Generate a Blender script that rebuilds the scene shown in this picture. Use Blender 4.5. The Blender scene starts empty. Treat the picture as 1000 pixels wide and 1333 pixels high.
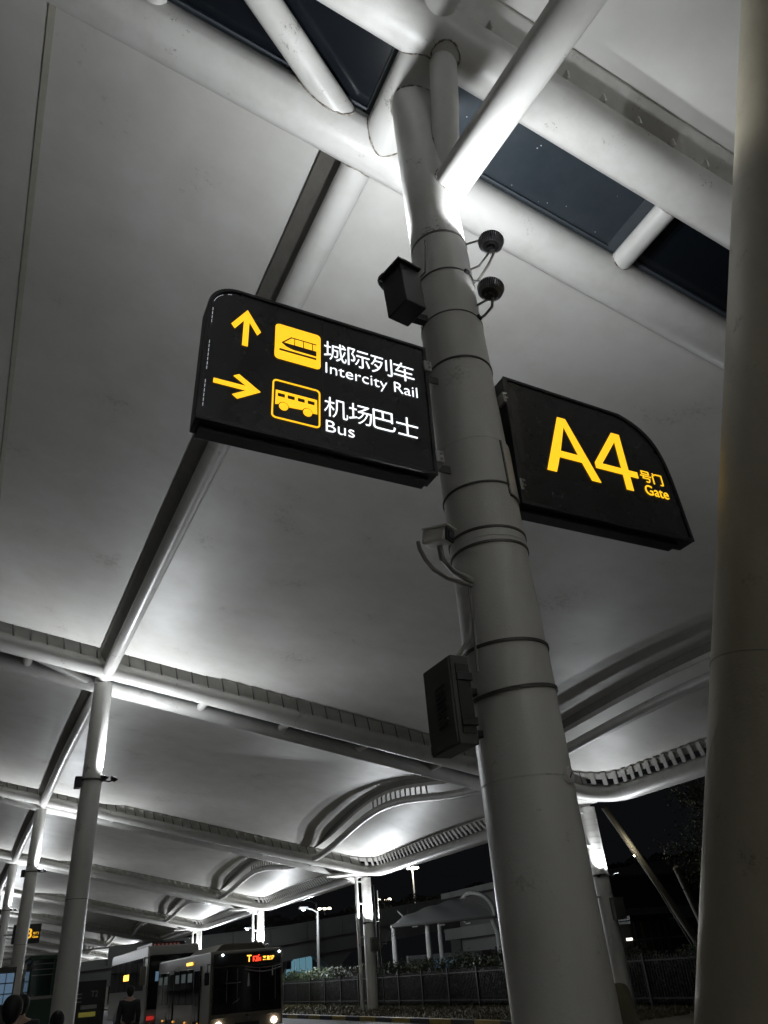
import bpy, bmesh, math, random
from mathutils import Vector, Matrix, Quaternion
R_ = math.radians
S = bpy.context.scene
COL = S.collection
random.seed(7)

# ------------------------------------------------------------------ camera, sky, exposure
cam = bpy.data.cameras.new('camera')
cam.sensor_fit = 'VERTICAL'; cam.sensor_height = 36.0
cam.lens = 976.1 / 1333 * 36
cam.clip_start = 0.05; cam.clip_end = 3000
cam_o = bpy.data.objects.new('camera', cam); COL.objects.link(cam_o)
cx = Vector((0.90323519, -0.42283128, -0.07334779))
cy = -Vector((0.16382207, 0.49769957, -0.85173791))
cz = -Vector((0.3966466, 0.75730366, 0.51880886))
cam_o.matrix_world = Matrix(((cx.x, cy.x, cz.x, 0), (cx.y, cy.y, cz.y, 0), (cx.z, cy.z, cz.z, 1.6), (0, 0, 0, 1)))
S.camera = cam_o

wd = bpy.data.worlds.new('World'); S.world = wd; wd.use_nodes = True
wn = wd.node_tree; bg = wn.nodes['Background']
sky = wn.nodes.new('ShaderNodeTexSky'); sky.sky_type = 'NISHITA'; sky.sun_disc = False
sky.sun_elevation = R_(-6); sky.sun_rotation = R_(200)
gl = wn.nodes.new('ShaderNodeMix'); gl.data_type = 'RGBA'; gl.blend_type = 'ADD'; gl.inputs[0].default_value = 1.0
gl.inputs[7].default_value = (.028, .030, .036, 1)      # faint even city glow of the overcast night
wn.links.new(sky.outputs[0], gl.inputs[6]); wn.links.new(gl.outputs[2], bg.inputs[0]); bg.inputs[1].default_value = 0.12
sl = bpy.data.lights.new('moon', 'SUN'); sl.energy = 0.012; sl.angle = R_(0.5); sl.color = (0.85, 0.9, 1.0)
so = bpy.data.objects.new('moon', sl); COL.objects.link(so); so.rotation_euler = (R_(48), 0, R_(200))
S.view_settings.view_transform = 'Standard'; S.view_settings.look = 'None'
S.view_settings.exposure = 0.0; S.view_settings.gamma = 1.0

LAMP_W = 300.0        # column floodlight power
EDGE_W = 430.0

# ------------------------------------------------------------------ materials
MATS = {}
def principled(name, col, rough=0.5, metal=0.0, spec=0.5, emit=None, estr=0.0, coat=0.0):
    m = bpy.data.materials.new(name); m.use_nodes = True
    p = m.node_tree.nodes['Principled BSDF']
    p.inputs['Base Color'].default_value = (*col, 1); p.inputs['Roughness'].default_value = rough
    p.inputs['Metallic'].default_value = metal; p.inputs['Specular IOR Level'].default_value = spec
    p.inputs['Coat Weight'].default_value = coat
    if emit:
        p.inputs['Emission Color'].default_value = (*emit, 1); p.inputs['Emission Strength'].default_value = estr
    MATS[name] = m; return m

def nd(nt, t, **kw):
    n = nt.nodes.new(t)
    for k, v in kw.items():
        if k in n.inputs: n.inputs[k].default_value = v
        else: setattr(n, k, v)
    return n

def weather(m, col, dark, scale=1.5, lo=0.42, hi=0.75, amount=0.6, bump=0.15, bscale=120.0, speck=0.0, speck_scale=30.0, stretch=(1, 1, 1), rough=None):
    """large soft staining + fine relief + sparse specks, in object space"""
    nt = m.node_tree; p = nt.nodes['Principled BSDF']; L = nt.links
    tc = nd(nt, 'ShaderNodeTexCoord'); mp = nd(nt, 'ShaderNodeMapping'); mp.inputs['Scale'].default_value = stretch
    L.new(tc.outputs['Object'], mp.inputs[0])
    n1 = nd(nt, 'ShaderNodeTexNoise', Scale=scale, Detail=8.0, Roughness=0.65)
    L.new(mp.outputs[0], n1.inputs['Vector'])
    r1 = nd(nt, 'ShaderNodeValToRGB'); r1.color_ramp.elements[0].position = lo; r1.color_ramp.elements[1].position = hi
    r1.color_ramp.elements[0].color = (0, 0, 0, 1); r1.color_ramp.elements[1].color = (amount, amount, amount, 1)
    L.new(n1.outputs['Fac'], r1.inputs[0])
    mx = nd(nt, 'ShaderNodeMix', data_type='RGBA'); mx.inputs[6].default_value = (*col, 1); mx.inputs[7].default_value = (*dark, 1)
    L.new(r1.outputs[0], mx.inputs[0]); out = mx.outputs[2]
    if speck > 0:
        # specks and little scabs grouped in patches
        n3 = nd(nt, 'ShaderNodeTexNoise', Scale=speck_scale, Detail=6.0, Roughness=0.8); L.new(tc.outputs['Object'], n3.inputs['Vector'])
        n4 = nd(nt, 'ShaderNodeTexNoise', Scale=speck_scale * 0.09, Detail=2.0); L.new(tc.outputs['Object'], n4.inputs['Vector'])
        ad = nd(nt, 'ShaderNodeMath', operation='ADD'); L.new(n3.outputs['Fac'], ad.inputs[0]); L.new(n4.outputs['Fac'], ad.inputs[1])
        r3 = nd(nt, 'ShaderNodeValToRGB'); r3.color_ramp.elements[0].position = 0.0; r3.color_ramp.elements[1].position = 1.0
        sb = nd(nt, 'ShaderNodeMapRange'); sb.inputs['From Min'].default_value = 1.215; sb.inputs['From Max'].default_value = 1.30
        sb.inputs['To Max'].default_value = speck
        L.new(ad.outputs[0], sb.inputs['Value'])
        m2 = nd(nt, 'ShaderNodeMix', data_type='RGBA'); m2.inputs[7].default_value = (0.09, 0.075, 0.06, 1)
        L.new(sb.outputs[0], m2.inputs[0]); L.new(out, m2.inputs[6]); out = m2.outputs[2]
    L.new(out, p.inputs['Base Color'])
    if bump > 0:
        n2 = nd(nt, 'ShaderNodeTexNoise', Scale=bscale, Detail=4.0, Roughness=0.6); L.new(tc.outputs['Object'], n2.inputs['Vector'])
        b = nd(nt, 'ShaderNodeBump', Strength=bump, Distance=0.004); L.new(n2.outputs['Fac'], b.inputs['Height']); L.new(b.outputs[0], p.inputs['Normal'])
    if rough:
        mr = nd(nt, 'ShaderNodeMapRange'); mr.inputs['To Min'].default_value = rough[0]; mr.inputs['To Max'].default_value = rough[1]
        L.new(n1.outputs['Fac'], mr.inputs['Value']); L.new(mr.outputs[0], p.inputs['Roughness'])
    return m

PAINT = weather(principled('white steel paint', (.6, .6, .59), .34), (.60, .595, .57), (.38, .36, .315), scale=2.2, lo=.45, hi=.85, amount=.55, bump=.35, bscale=70, speck=.8, speck_scale=26, rough=(.28, .48))
SHAFT = weather(principled('grey column paint', (.45, .45, .43), .36), (.70, .69, .665), (.48, .465, .43), scale=1.6, lo=.35, hi=.85, amount=.8, bump=.5, bscale=60, speck=.3, speck_scale=34, stretch=(1, 1, .35), rough=(.26, .46))
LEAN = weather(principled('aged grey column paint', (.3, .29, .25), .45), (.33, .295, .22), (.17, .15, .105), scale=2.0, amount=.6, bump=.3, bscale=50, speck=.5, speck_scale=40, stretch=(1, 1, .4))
MEMB = weather(principled('tensile roof fabric', (.66, .66, .65), .6), (.70, .695, .665), (.54, .52, .47), scale=.8, lo=.38, hi=.8, amount=.8, bump=.12, bscale=160, speck=.22, speck_scale=9, rough=(.42, .6))
SEAM = weather(principled('fabric seam', (.42, .41, .34), .7), (.42, .405, .34), (.30, .29, .24), scale=6, amount=.6, bump=.1)
FASC = weather(principled('grey fascia metal', (.58, .57, .54), .5), (.58, .57, .535), (.36, .34, .30), scale=3, amount=.6, bump=.1, speck=.5)
CELL = weather(principled('pale fascia panel', (.8, .79, .75), .5), (.80, .79, .75), (.55, .53, .48), scale=3, amount=.6, bump=.1)
WEB = weather(principled('dark web metal', (.2, .19, .175), .6), (.205, .195, .175), (.11, .10, .09), scale=3, amount=.6, bump=.1, speck=.3)
GROOVE = principled('dark joint', (.035, .033, .03), .7)
WELD = weather(principled('rusty weld bead', (.3, .27, .23), .7), (.42, .40, .36), (.12, .09, .06), scale=22, lo=.4, hi=.6, amount=1, bump=.9, bscale=60)
STRAP = principled('strap steel', (.10, .095, .085), .5, .5)
BLACK = weather(principled('black powder coat', (.012, .012, .013), .42), (.013, .013, .014), (.022, .021, .02), scale=5, bump=.2, bscale=200)
FACE = weather(principled('black acrylic face', (.012, .012, .014), .22, coat=.2), (.012, .012, .014), (.02, .02, .022), scale=3, bump=.02, rough=(.2, .34))
YEL = principled('lit yellow acrylic', (.8, .5, .02), .4, emit=(1.0, .56, .015), estr=1.15)
WHT = principled('lit white acrylic', (.8, .8, .8), .4, emit=(.93, .97, 1.0), estr=1.35)
PICT = principled('dark pictogram film', (.05, .025, .008), .5)
CHROME = principled('bright trim', (.6, .6, .62), .2, 1.0)
ZINC = weather(principled('zinc bracket', (.4, .4, .4), .4, .6), (.42, .42, .41), (.2, .19, .17), scale=12, bump=.1)
GLASS_D = weather(principled('dusty skylight glass', (.03, .042, .055), .22), (.026, .034, .042), (.05, .060, .068), scale=1.2, lo=.3, hi=.8, amount=.9, bump=.02, rough=(.15, .3))
GLASS_N = principled('night skylight glass', (.006, .008, .011), .18)
# dust dots on the dusty glass
nt = GLASS_D.node_tree; p = nt.nodes['Principled BSDF']; src = p.inputs['Base Color'].links[0].from_socket
tc = nd(nt, 'ShaderNodeTexCoord'); vo = nd(nt, 'ShaderNodeTexVoronoi', Scale=7.0); nt.links.new(tc.outputs['Object'], vo.inputs['Vector'])
ls = nd(nt, 'ShaderNodeMath', operation='LESS_THAN'); ls.inputs[1].default_value = 0.055; nt.links.new(vo.outputs['Distance'], ls.inputs[0])
mm = nd(nt, 'ShaderNodeMix', data_type='RGBA'); mm.inputs[7].default_value = (.4, .42, .44, 1)
nt.links.new(ls.outputs[0], mm.inputs[0]); nt.links.new(src, mm.inputs[6]); nt.links.new(mm.outputs[2], p.inputs['Base Color'])
FRAME = principled('skylight frame', (.05, .06, .07), .5)
CAST = weather(principled('cast lamp housing', (.03, .03, .033), .4, .4), (.03, .03, .033), (.06, .06, .06), scale=20, bump=.2)
FIN = principled('lamp fin metal', (.34, .34, .36), .3, .7)
LENS = principled('floodlight lens', (.8, .8, .8), .2, emit=(.92, .96, 1.0), estr=9.0)
CONDUIT = principled('grey conduit', (.3, .29, .26), .5)
CABI = weather(principled('cabinet paint', (.085, .088, .075), .5), (.085, .088, .075), (.05, .05, .042), scale=4, bump=.15)
ASPH = weather(principled('asphalt', (.05, .05, .05), .75), (.052, .052, .054), (.03, .03, .03), scale=.8, amount=.8, bump=.6, bscale=60)
PAVE = weather(principled('paving', (.4, .38, .35), .6), (.42, .40, .37), (.28, .27, .25), scale=1.2, bump=.4)
GRASS = weather(principled('dry grass', (.10, .085, .045), .9), (.11, .095, .05), (.05, .05, .025), scale=3, bump=.8, bscale=30)
KY = weather(principled('kerb yellow', (.42, .30, .06), .6), (.42, .30, .06), (.2, .16, .08), scale=4, bump=.3)
KB = weather(principled('kerb black', (.03, .03, .03), .6), (.03, .03, .03), (.07, .065, .06), scale=4, bump=.3)
CONC = weather(principled('viaduct concrete', (.26, .26, .25), .8), (.26, .26, .25), (.16, .155, .15), scale=.3, bump=.3, stretch=(1, 1, .4))
LEAF = weather(principled('leaves', (.06, .09, .03), .5), (.07, .10, .03), (.13, .14, .045), scale=1.2, lo=.4, hi=.7, amount=1, bump=0)
HLEAF = weather(principled('hedge leaves', (.04, .06, .025), .5), (.04, .06, .025), (.075, .09, .04), scale=1.4, lo=.4, hi=.7, amount=1, bump=0)
BARK = weather(principled('bark', (.12, .1, .08), .9), (.12, .1, .08), (.05, .04, .03), scale=8, bump=.8, bscale=30)
BUSW = weather(principled('bus white paint', (.3, .3, .28), .3, coat=.4), (.32, .32, .30), (.24, .23, .21), scale=2, bump=0)
BUSG = weather(principled('bus champagne paint', (.2, .18, .14), .3, coat=.4), (.20, .18, .14), (.13, .115, .09), scale=2, bump=0)
BGLASS = principled('vehicle glass', (.012, .014, .016), .06, spec=.8)
RUB = principled('rubber', (.02, .02, .02), .7)
GREEN = principled('kiosk green', (.015, .05, .03), .35)
KGLASS = principled('kiosk glass', (.01, .04, .028), .08, spec=.8)
SKIN = principled('skin', (.42, .26, .18), .5)
HAIR = principled('hair', (.008, .007, .006), .7)
OLIVE = weather(principled('olive jacket', (.11, .10, .055), .8), (.11, .10, .055), (.06, .055, .03), scale=8, bump=.6, bscale=200)
DARKC = weather(principled('dark cloth', (.02, .02, .024), .85), (.02, .02, .024), (.04, .04, .045), scale=8, bump=.5, bscale=150)
def emitter(name, col, s): return principled(name, (.1, .1, .1), .4, emit=col, estr=s)
E_STREET = emitter('street lamp glow', (1.0, .9, .68), 30); E_COOL = emitter('cool lamp glow', (.8, .92, 1.0), 30)
E_RED = emitter('led red', (1.0, .05, .02), 3.0); E_AMB = emitter('led amber', (1.0, .5, .06), 3.0)
E_HEAD = emitter('headlamp glow', (1.0, .85, .7), 14); E_TEAL = emitter('teal lit glazing', (.25, .55, .7), .35); E_BLUE = emitter('blue lit window', (.3, .5, .75), .25)
E_TAIL = emitter('tail lamp glow', (1.0, .04, .03), .35); E_SIGNY = emitter('small sign yellow', (1.0, .5, .02), 1.1); E_INT = emitter('interior glow', (.45, .7, .66), .035)

# ------------------------------------------------------------------ mesh builder
class MB:
    def __init__(s): s.v = []; s.f = []; s.sm = []
    def add(s, vs, fs, smooth=False):
        o = len(s.v); s.v += [tuple(v) for v in vs]; s.f += [tuple(i + o for i in f) for f in fs]; s.sm += [smooth] * len(fs)
    def box(s, lo, hi, rot=None, piv=None):
        x0, y0, z0 = lo; x1, y1, z1 = hi
        vs = [Vector(v) for v in ((x0,y0,z0),(x1,y0,z0),(x1,y1,z0),(x0,y1,z0),(x0,y0,z1),(x1,y0,z1),(x1,y1,z1),(x0,y1,z1))]
        if rot is not None:
            piv = Vector(piv) if piv is not None else sum(vs, Vector()) / 8
            vs = [piv + rot @ (v - piv) for v in vs]
        s.add(vs, [(0,3,2,1),(4,5,6,7),(0,1,5,4),(1,2,6,5),(2,3,7,6),(3,0,4,7)]); return s
    def tube(s, pts, r, seg=20, cap=True, smooth=True):
        pts = [Vector(p) for p in pts]; n = len(pts)
        rs = r if isinstance(r, (list, tuple)) else [r] * n
        t0 = (pts[1] - pts[0]).normalized()
        up = Vector((0, 0, 1)) if abs(t0.z) < .9 else Vector((0, 1, 0))
        u = t0.cross(up).normalized(); vs = []
        pt = t0
        for i, p_ in enumerate(pts):
            if i == 0: t = t0
            elif i == n - 1: t = (pts[-1] - pts[-2]).normalized()
            else: t = ((pts[i+1] - p_).normalized() + (p_ - pts[i-1]).normalized()).normalized()
            u = (u - t * u.dot(t)).normalized(); w = t.cross(u)
            k = 1.0
            if 0 < i < n - 1: k = 1 / max(.5, t.dot((pts[i+1] - p_).normalized()))
            for j in range(seg):
                a = 2 * math.pi * j / seg
                vs.append(p_ + (u * math.cos(a) + w * math.sin(a)) * rs[i])
        fs = [(i*seg+j, i*seg+(j+1) % seg, (i+1)*seg+(j+1) % seg, (i+1)*seg+j) for i in range(n-1) for j in range(seg)]
        s.add(vs, fs, smooth)
        if cap:
            s.add(vs[:seg], [tuple(range(seg))[::-1]]); s.add(vs[-seg:], [tuple(range(seg))])
        return s
    def sheet(s, fn, nu, nv, th=0.0, smooth=True):
        vs = [fn(i / nu, j / nv) for i in range(nu+1) for j in range(nv+1)]
        fs = [(i*(nv+1)+j, (i+1)*(nv+1)+j, (i+1)*(nv+1)+j+1, i*(nv+1)+j+1) for i in range(nu) for j in range(nv)]
        s.add(vs, fs, smooth)
        if th:
            s.add([(v[0], v[1], v[2] + th) for v in vs], [f[::-1] for f in fs], smooth)
            b = [i*(nv+1) for i in range(nu+1)] + [nu*(nv+1)+j for j in range(1, nv+1)] + [i*(nv+1)+nv for i in range(nu-1, -1, -1)] + [j for j in range(nv-1, 0, -1)]
            ring = [vs[i] for i in b]; m = len(ring)
            s.add(ring + [(v[0], v[1], v[2] + th) for v in ring], [(i, i+m, (i+1) % m + m, (i+1) % m) for i in range(m)])
        return s
    def prism(s, poly, a, b, axis='y'):
        """poly in (x,z) extruded along y from a to b (or (x,y) along z)"""
        n = len(poly)
        if axis == 'y': vs = [(x, a, z) for x, z in poly] + [(x, b, z) for x, z in poly]
        elif axis == 'x': vs = [(a, y, z) for y, z in poly] + [(b, y, z) for y, z in poly]
        else: vs = [(x, y, a) for x, y in poly] + [(x, y, b) for x, y in poly]
        s.add(vs, [tuple(range(n)), tuple(range(2*n-1, n-1, -1))] + [(i, i+n, (i+1) % n+n, (i+1) % n) for i in range(n)]); return s
    def sphere(s, c, r, seg=12, rings=8, sc=(1, 1, 1)):
        c = Vector(c); vs = []
        for i in range(rings+1):
            th = math.pi * i / rings
            for j in range(seg):
                ph = 2 * math.pi * j / seg
                vs.append((c.x + r*sc[0]*math.sin(th)*math.cos(ph), c.y + r*sc[1]*math.sin(th)*math.sin(ph), c.z + r*sc[2]*math.cos(th)))
        s.add(vs, [(i*seg+j, (i+1)*seg+j, (i+1)*seg+(j+1) % seg, i*seg+(j+1) % seg) for i in range(rings) for j in range(seg)], True); return s
    def mesh(s, name, mat, bevel=0):
        me = bpy.data.meshes.new(name); me.from_pydata(s.v, [], s.f)
        me.polygons.foreach_set('use_smooth', s.sm); me.materials.append(mat)
        bm = bmesh.new(); bm.from_mesh(me)
        bmesh.ops.recalc_face_normals(bm, faces=bm.faces)
        if bevel:
            bmesh.ops.remove_doubles(bm, verts=bm.verts, dist=1e-5)
            ed = [e for e in bm.edges if len(e.link_faces) == 2 and e.calc_face_angle(0) > .6]
            bmesh.ops.bevel(bm, geom=ed, offset=bevel, segments=2, affect='EDGES', profile=.5)
        bm.to_mesh(me); bm.free(); return me
    def build(s, name, mat, parent=None, bevel=0):
        return link(name, s.mesh(name, mat, bevel), parent)

def link(name, me, parent=None):
    """mesh given in world coordinates; moved into the parent's space"""
    o = bpy.data.objects.new(name, me); COL.objects.link(o)
    if parent is not None:
        inv = wm(parent).inverted(); me.transform(inv); o.parent = parent
    return o
def wm(o):
    m = o.matrix_basis.copy()
    while o.parent: o = o.parent; m = o.matrix_basis @ m
    return m
def tag(o, label=None, cat=None, group=None, kind=None):
    if label: o['label'] = label
    if cat: o['category'] = cat
    if group: o['group'] = group
    if kind: o['kind'] = kind
    return o
def thing(name, loc, label, cat, group=None, rot=(0, 0, 0)):
    o = bpy.data.objects.new(name, None); COL.objects.link(o); o.location = loc; o.rotation_euler = rot; o.empty_display_size = .2
    return tag(o, label, cat, group)
def copy_tree(o, parent=None):
    c = o.copy(); COL.objects.link(c)
    if parent is not None: c.parent = parent
    for ch in list(o.children): copy_tree(ch, c)
    return c
def struct(name, mb, mat): return tag(mb.build(name, mat), kind='structure')
def curve2d(splines, name, mat, parent, M, ext=.002, bevel=0):
    """closed polygons in sign-plane (x,z), holes allowed"""
    cu = bpy.data.curves.new(name, 'CURVE'); cu.dimensions = '2D'; cu.fill_mode = 'BOTH'; cu.extrude = ext
    for pts in splines:
        sp = cu.splines.new('POLY'); sp.points.add(len(pts) - 1)
        for q, (x, z) in zip(sp.points, pts): q.co = (x, z, 0, 1)
        sp.use_cyclic_u = True
    return curve_mesh(cu, name, mat, parent, M)
def curve_mesh(cu, name, mat, parent, M):
    t = bpy.data.objects.new('tmp', cu); COL.objects.link(t)
    dg = bpy.context.evaluated_depsgraph_get(); dg.update()
    me = bpy.data.meshes.new_from_object(t.evaluated_get(dg)); bpy.data.objects.remove(t)
    me.name = name; me.materials.clear(); me.materials.append(mat)
    me.transform(M)
    o = bpy.data.objects.new(name, me); COL.objects.link(o); o.parent = parent; return o
def text(body, x0, z0, x1, z1, name, mat, parent, y, off=0.0, flip=False, basis=None):
    """lettering fitted to the ink box (x0,z0)-(x1,z1) in the parent's xz plane at depth y, facing -y"""
    cu = bpy.data.curves.new(name, 'FONT'); cu.body = body; cu.offset = off; cu.extrude = .002
    t = bpy.data.objects.new('tmp', cu); COL.objects.link(t)
    dg = bpy.context.evaluated_depsgraph_get(); dg.update()
    me = bpy.data.meshes.new_from_object(t.evaluated_get(dg)); bpy.data.objects.remove(t)
    xs = [v.co.x for v in me.vertices]; ys = [v.co.y for v in me.vertices]
    sx = (x1 - x0) / (max(xs) - min(xs)); sz = (z1 - z0) / (max(ys) - min(ys)); mx_, my_ = min(xs), min(ys)
    for v in me.vertices: v.co = (x0 + (v.co.x - mx_) * sx, y - v.co.z, z0 + (v.co.y - my_) * sz)
    me.name = name; me.materials.clear(); me.materials.append(mat)
    if basis: me.transform(basis)
    o = bpy.data.objects.new(name, me); COL.objects.link(o); o.parent = parent; return o
def MY(y): return Matrix(((1,0,0,0),(0,0,-1,y),(0,1,0,0),(0,0,0,1)))      # curve plane -> xz plane facing -y
def spot(loc, tgt, power, size=150, blend=.8, col=(.93, .965, 1.0), r=.07, name='flood_light'):
    l = bpy.data.lights.new(name, 'SPOT'); l.energy = power; l.spot_size = R_(size); l.spot_blend = blend; l.color = col; l.shadow_soft_size = r
    o = bpy.data.objects.new(name, l); COL.objects.link(o); o.location = loc
    d = Vector(tgt) - Vector(loc); o.rotation_euler = d.to_track_quat('-Z', 'Y').to_euler(); return o
ORD = ['first', 'second', 'third', 'fourth', 'fifth', 'sixth', 'seventh', 'eighth', 'ninth', 'tenth', 'eleventh', 'twelfth', 'thirteenth']

# ------------------------------------------------------------------ ground, road, verge
struct('ground', MB().box((-400, -400, -.5), (600, 900, -.16)), ASPH)
struct('pavement', MB().box((-30, -20, -.3), (5.0, 260, 0)), PAVE)
struct('road', MB().box((5.2, -20, -.3), (14.45, 260, -.12)), ASPH)
struct('verge', MB().box((14.65, -20, -.3), (24, 260, 0)), GRASS)
mb = MB(); rnd = random.Random(3)
for i in range(16000):
    y = 18 + 75 * rnd.random() ** 1.5; x = rnd.uniform(14.7, 19.4); h = rnd.uniform(.03, .10); a = rnd.uniform(0, 6.3); w = .012 + y*.0004
    dx, dy = math.cos(a) * w, math.sin(a) * w; lx, ly = rnd.uniform(-.03, .03), rnd.uniform(-.03, .03)
    mb.add([(x-dx, y-dy, 0), (x+dx, y+dy, 0), (x+lx, y+ly, h)], [(0, 1, 2)])
tag(mb.build('grass', GRASS), 'short dry grass on the verge below the hedge', 'grass', kind='stuff')
kerb = thing('kerb', (14.55, 14, -.12), 'yellow and black painted kerb along the far side of the road', 'kerb')
ky = MB().box((14.45, 14, -.14), (14.65, 15.49, .03)).mesh('kerb_stone', KY, .02); kb = MB().box((14.45, 14, -.14), (14.65, 15.49, .03)).mesh('kerb_stone', KB, .02)
for k in range(60):
    o = bpy.data.objects.new('kerb_stone', kb if k % 2 else ky); COL.objects.link(o); o.parent = kerb; o.location = (-14.55, -14 + 1.5 * k, .12)
nk = thing('kerb', (5.2, 0, -.12), 'plain grey kerb between the waiting pavement and the road', 'kerb')
for k in range(40): MB().box((5.0, -10 + 2*k, -.14), (5.2, -8.02 + 2*k, .004)).build('kerb_stone', CONC, nk)

# ------------------------------------------------------------------ roof geometry
X1, X2, XE, RC = 2.42, 14.4, 17.5, 1.35
SLOPE, Z1 = .227, 9.2
NB = 12
def zb(x): return Z1 - SLOPE * (x - X1)
def yc(n, x):                                   # centre line of beam n
    if n == 0: return 3.60 + .02 * (x - X1)
    if n < 0: return 3.6 + 18.3 * n
    return 21.92 + 18.0 * (n - 1) - .08 * (x - X1)
GAP = [.65, .68] + [.7] * 20
def yA(n, x): return yc(n, x) + GAP[max(n, 0)]  # far tube of beam n (near edge of bay n)
def yB(n, x): return yc(n, x) - GAP[max(n, 0)]
def amp(x, n):
    k = .35 if n == 0 else ((1.0 if n == 1 else .75) if n > 0 else .5)
    if x <= X1: a = .15
    elif x <= X2: a = .15 + (x - X1) / (X2 - X1) * .70
    else: a = .85 * max(0, (XE - x) / (XE - X2))
    return a * k
def hump(u): return math.sin(math.pi * min(1, max(0, u))) ** 2
XL = -9.5
def taper(n, x, y, e=.40):
    """0 at the beam ends of a fabric panel, 1 from two metres inwards"""
    t_ = min(1, max(0, min(y - yA(n, x) - e, yB(n + 1, x) - e - y) / 2.6)); return t_ * t_ * (3 - 2 * t_)
def rib_path(n, x, dz=0, dx=0, N=26, e=.0):
    a, b = yA(n, x), yB(n + 1, x); r = []
    for i in range(N + 1):
        u = i / N; y = a + e + (b - a - 2 * e) * u
        r.append(((x + dx) - .02 * (y - 3.6) * (1 if x < 5 else 0), y, zb(x) + amp(x, n) * hump((y - a) / (b - a)) + dz))
    return r
def rx(x, y): return x - (.02 * (y - 3.6) if x < 5 else 0)

def frame_path(n, off=0.0, dz=0.0, xa=None):
    """A tube of beam n, rounded corner, edge, rounded corner, B tube of beam n+1; off moves it outward (away from the fabric)"""
    xa = XL if xa is None else xa
    xe = XE + off; P = []
    def za(x): return zb(min(x, XE)) + dz
    xs = [xa + (xe - RC - xa) * i / 8 for i in range(9)]
    P += [(x, yA(n, x) - off, za(x)) for x in xs]
    y0 = yA(n, xe) - off; y1 = yB(n + 1, xe) + off
    for i in range(1, 9):
        a = math.pi / 2 * i / 8; P.append((xe - RC + RC * math.sin(a), y0 + RC * (1 - math.cos(a)), za(xe - RC + RC * math.sin(a))))
    for i in range(1, 12):
        P.append((xe, y0 + RC + (y1 - y0 - 2 * RC) * i / 12, za(xe)))
    for i in range(0, 9):
        a = math.pi / 2 * i / 8; P.append((xe - RC + RC * math.cos(a), y1 - RC + RC * math.sin(a), za(xe - RC + RC * math.cos(a))))
    P += [(x, yB(n + 1, x) + off, za(x)) for x in xs[::-1][1:]]
    return P
def ribbon(P, Q, th=.012):
    """thin vertical-ish plate between two polylines"""
    mb = MB(); n = len(P)
    d = [(Vector(Q[i]) - Vector(P[i])) for i in range(n)]
    vs = [Vector(p) for p in P] + [Vector(q) for q in Q]
    fs = [(i, i+1, n+i+1, n+i) for i in range(n-1)]
    mb.add(vs, fs, True)
    nv = []
    for i in range(n):
        t = Vector(P[min(i+1, n-1)]) - Vector(P[max(i-1, 0)]); nn = t.cross(d[i]).normalized() * th; nv.append(nn)
    mb.add([vs[i] + nv[i % n] for i in range(2*n)], [f[::-1] for f in fs], True)
    return mb

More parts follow.
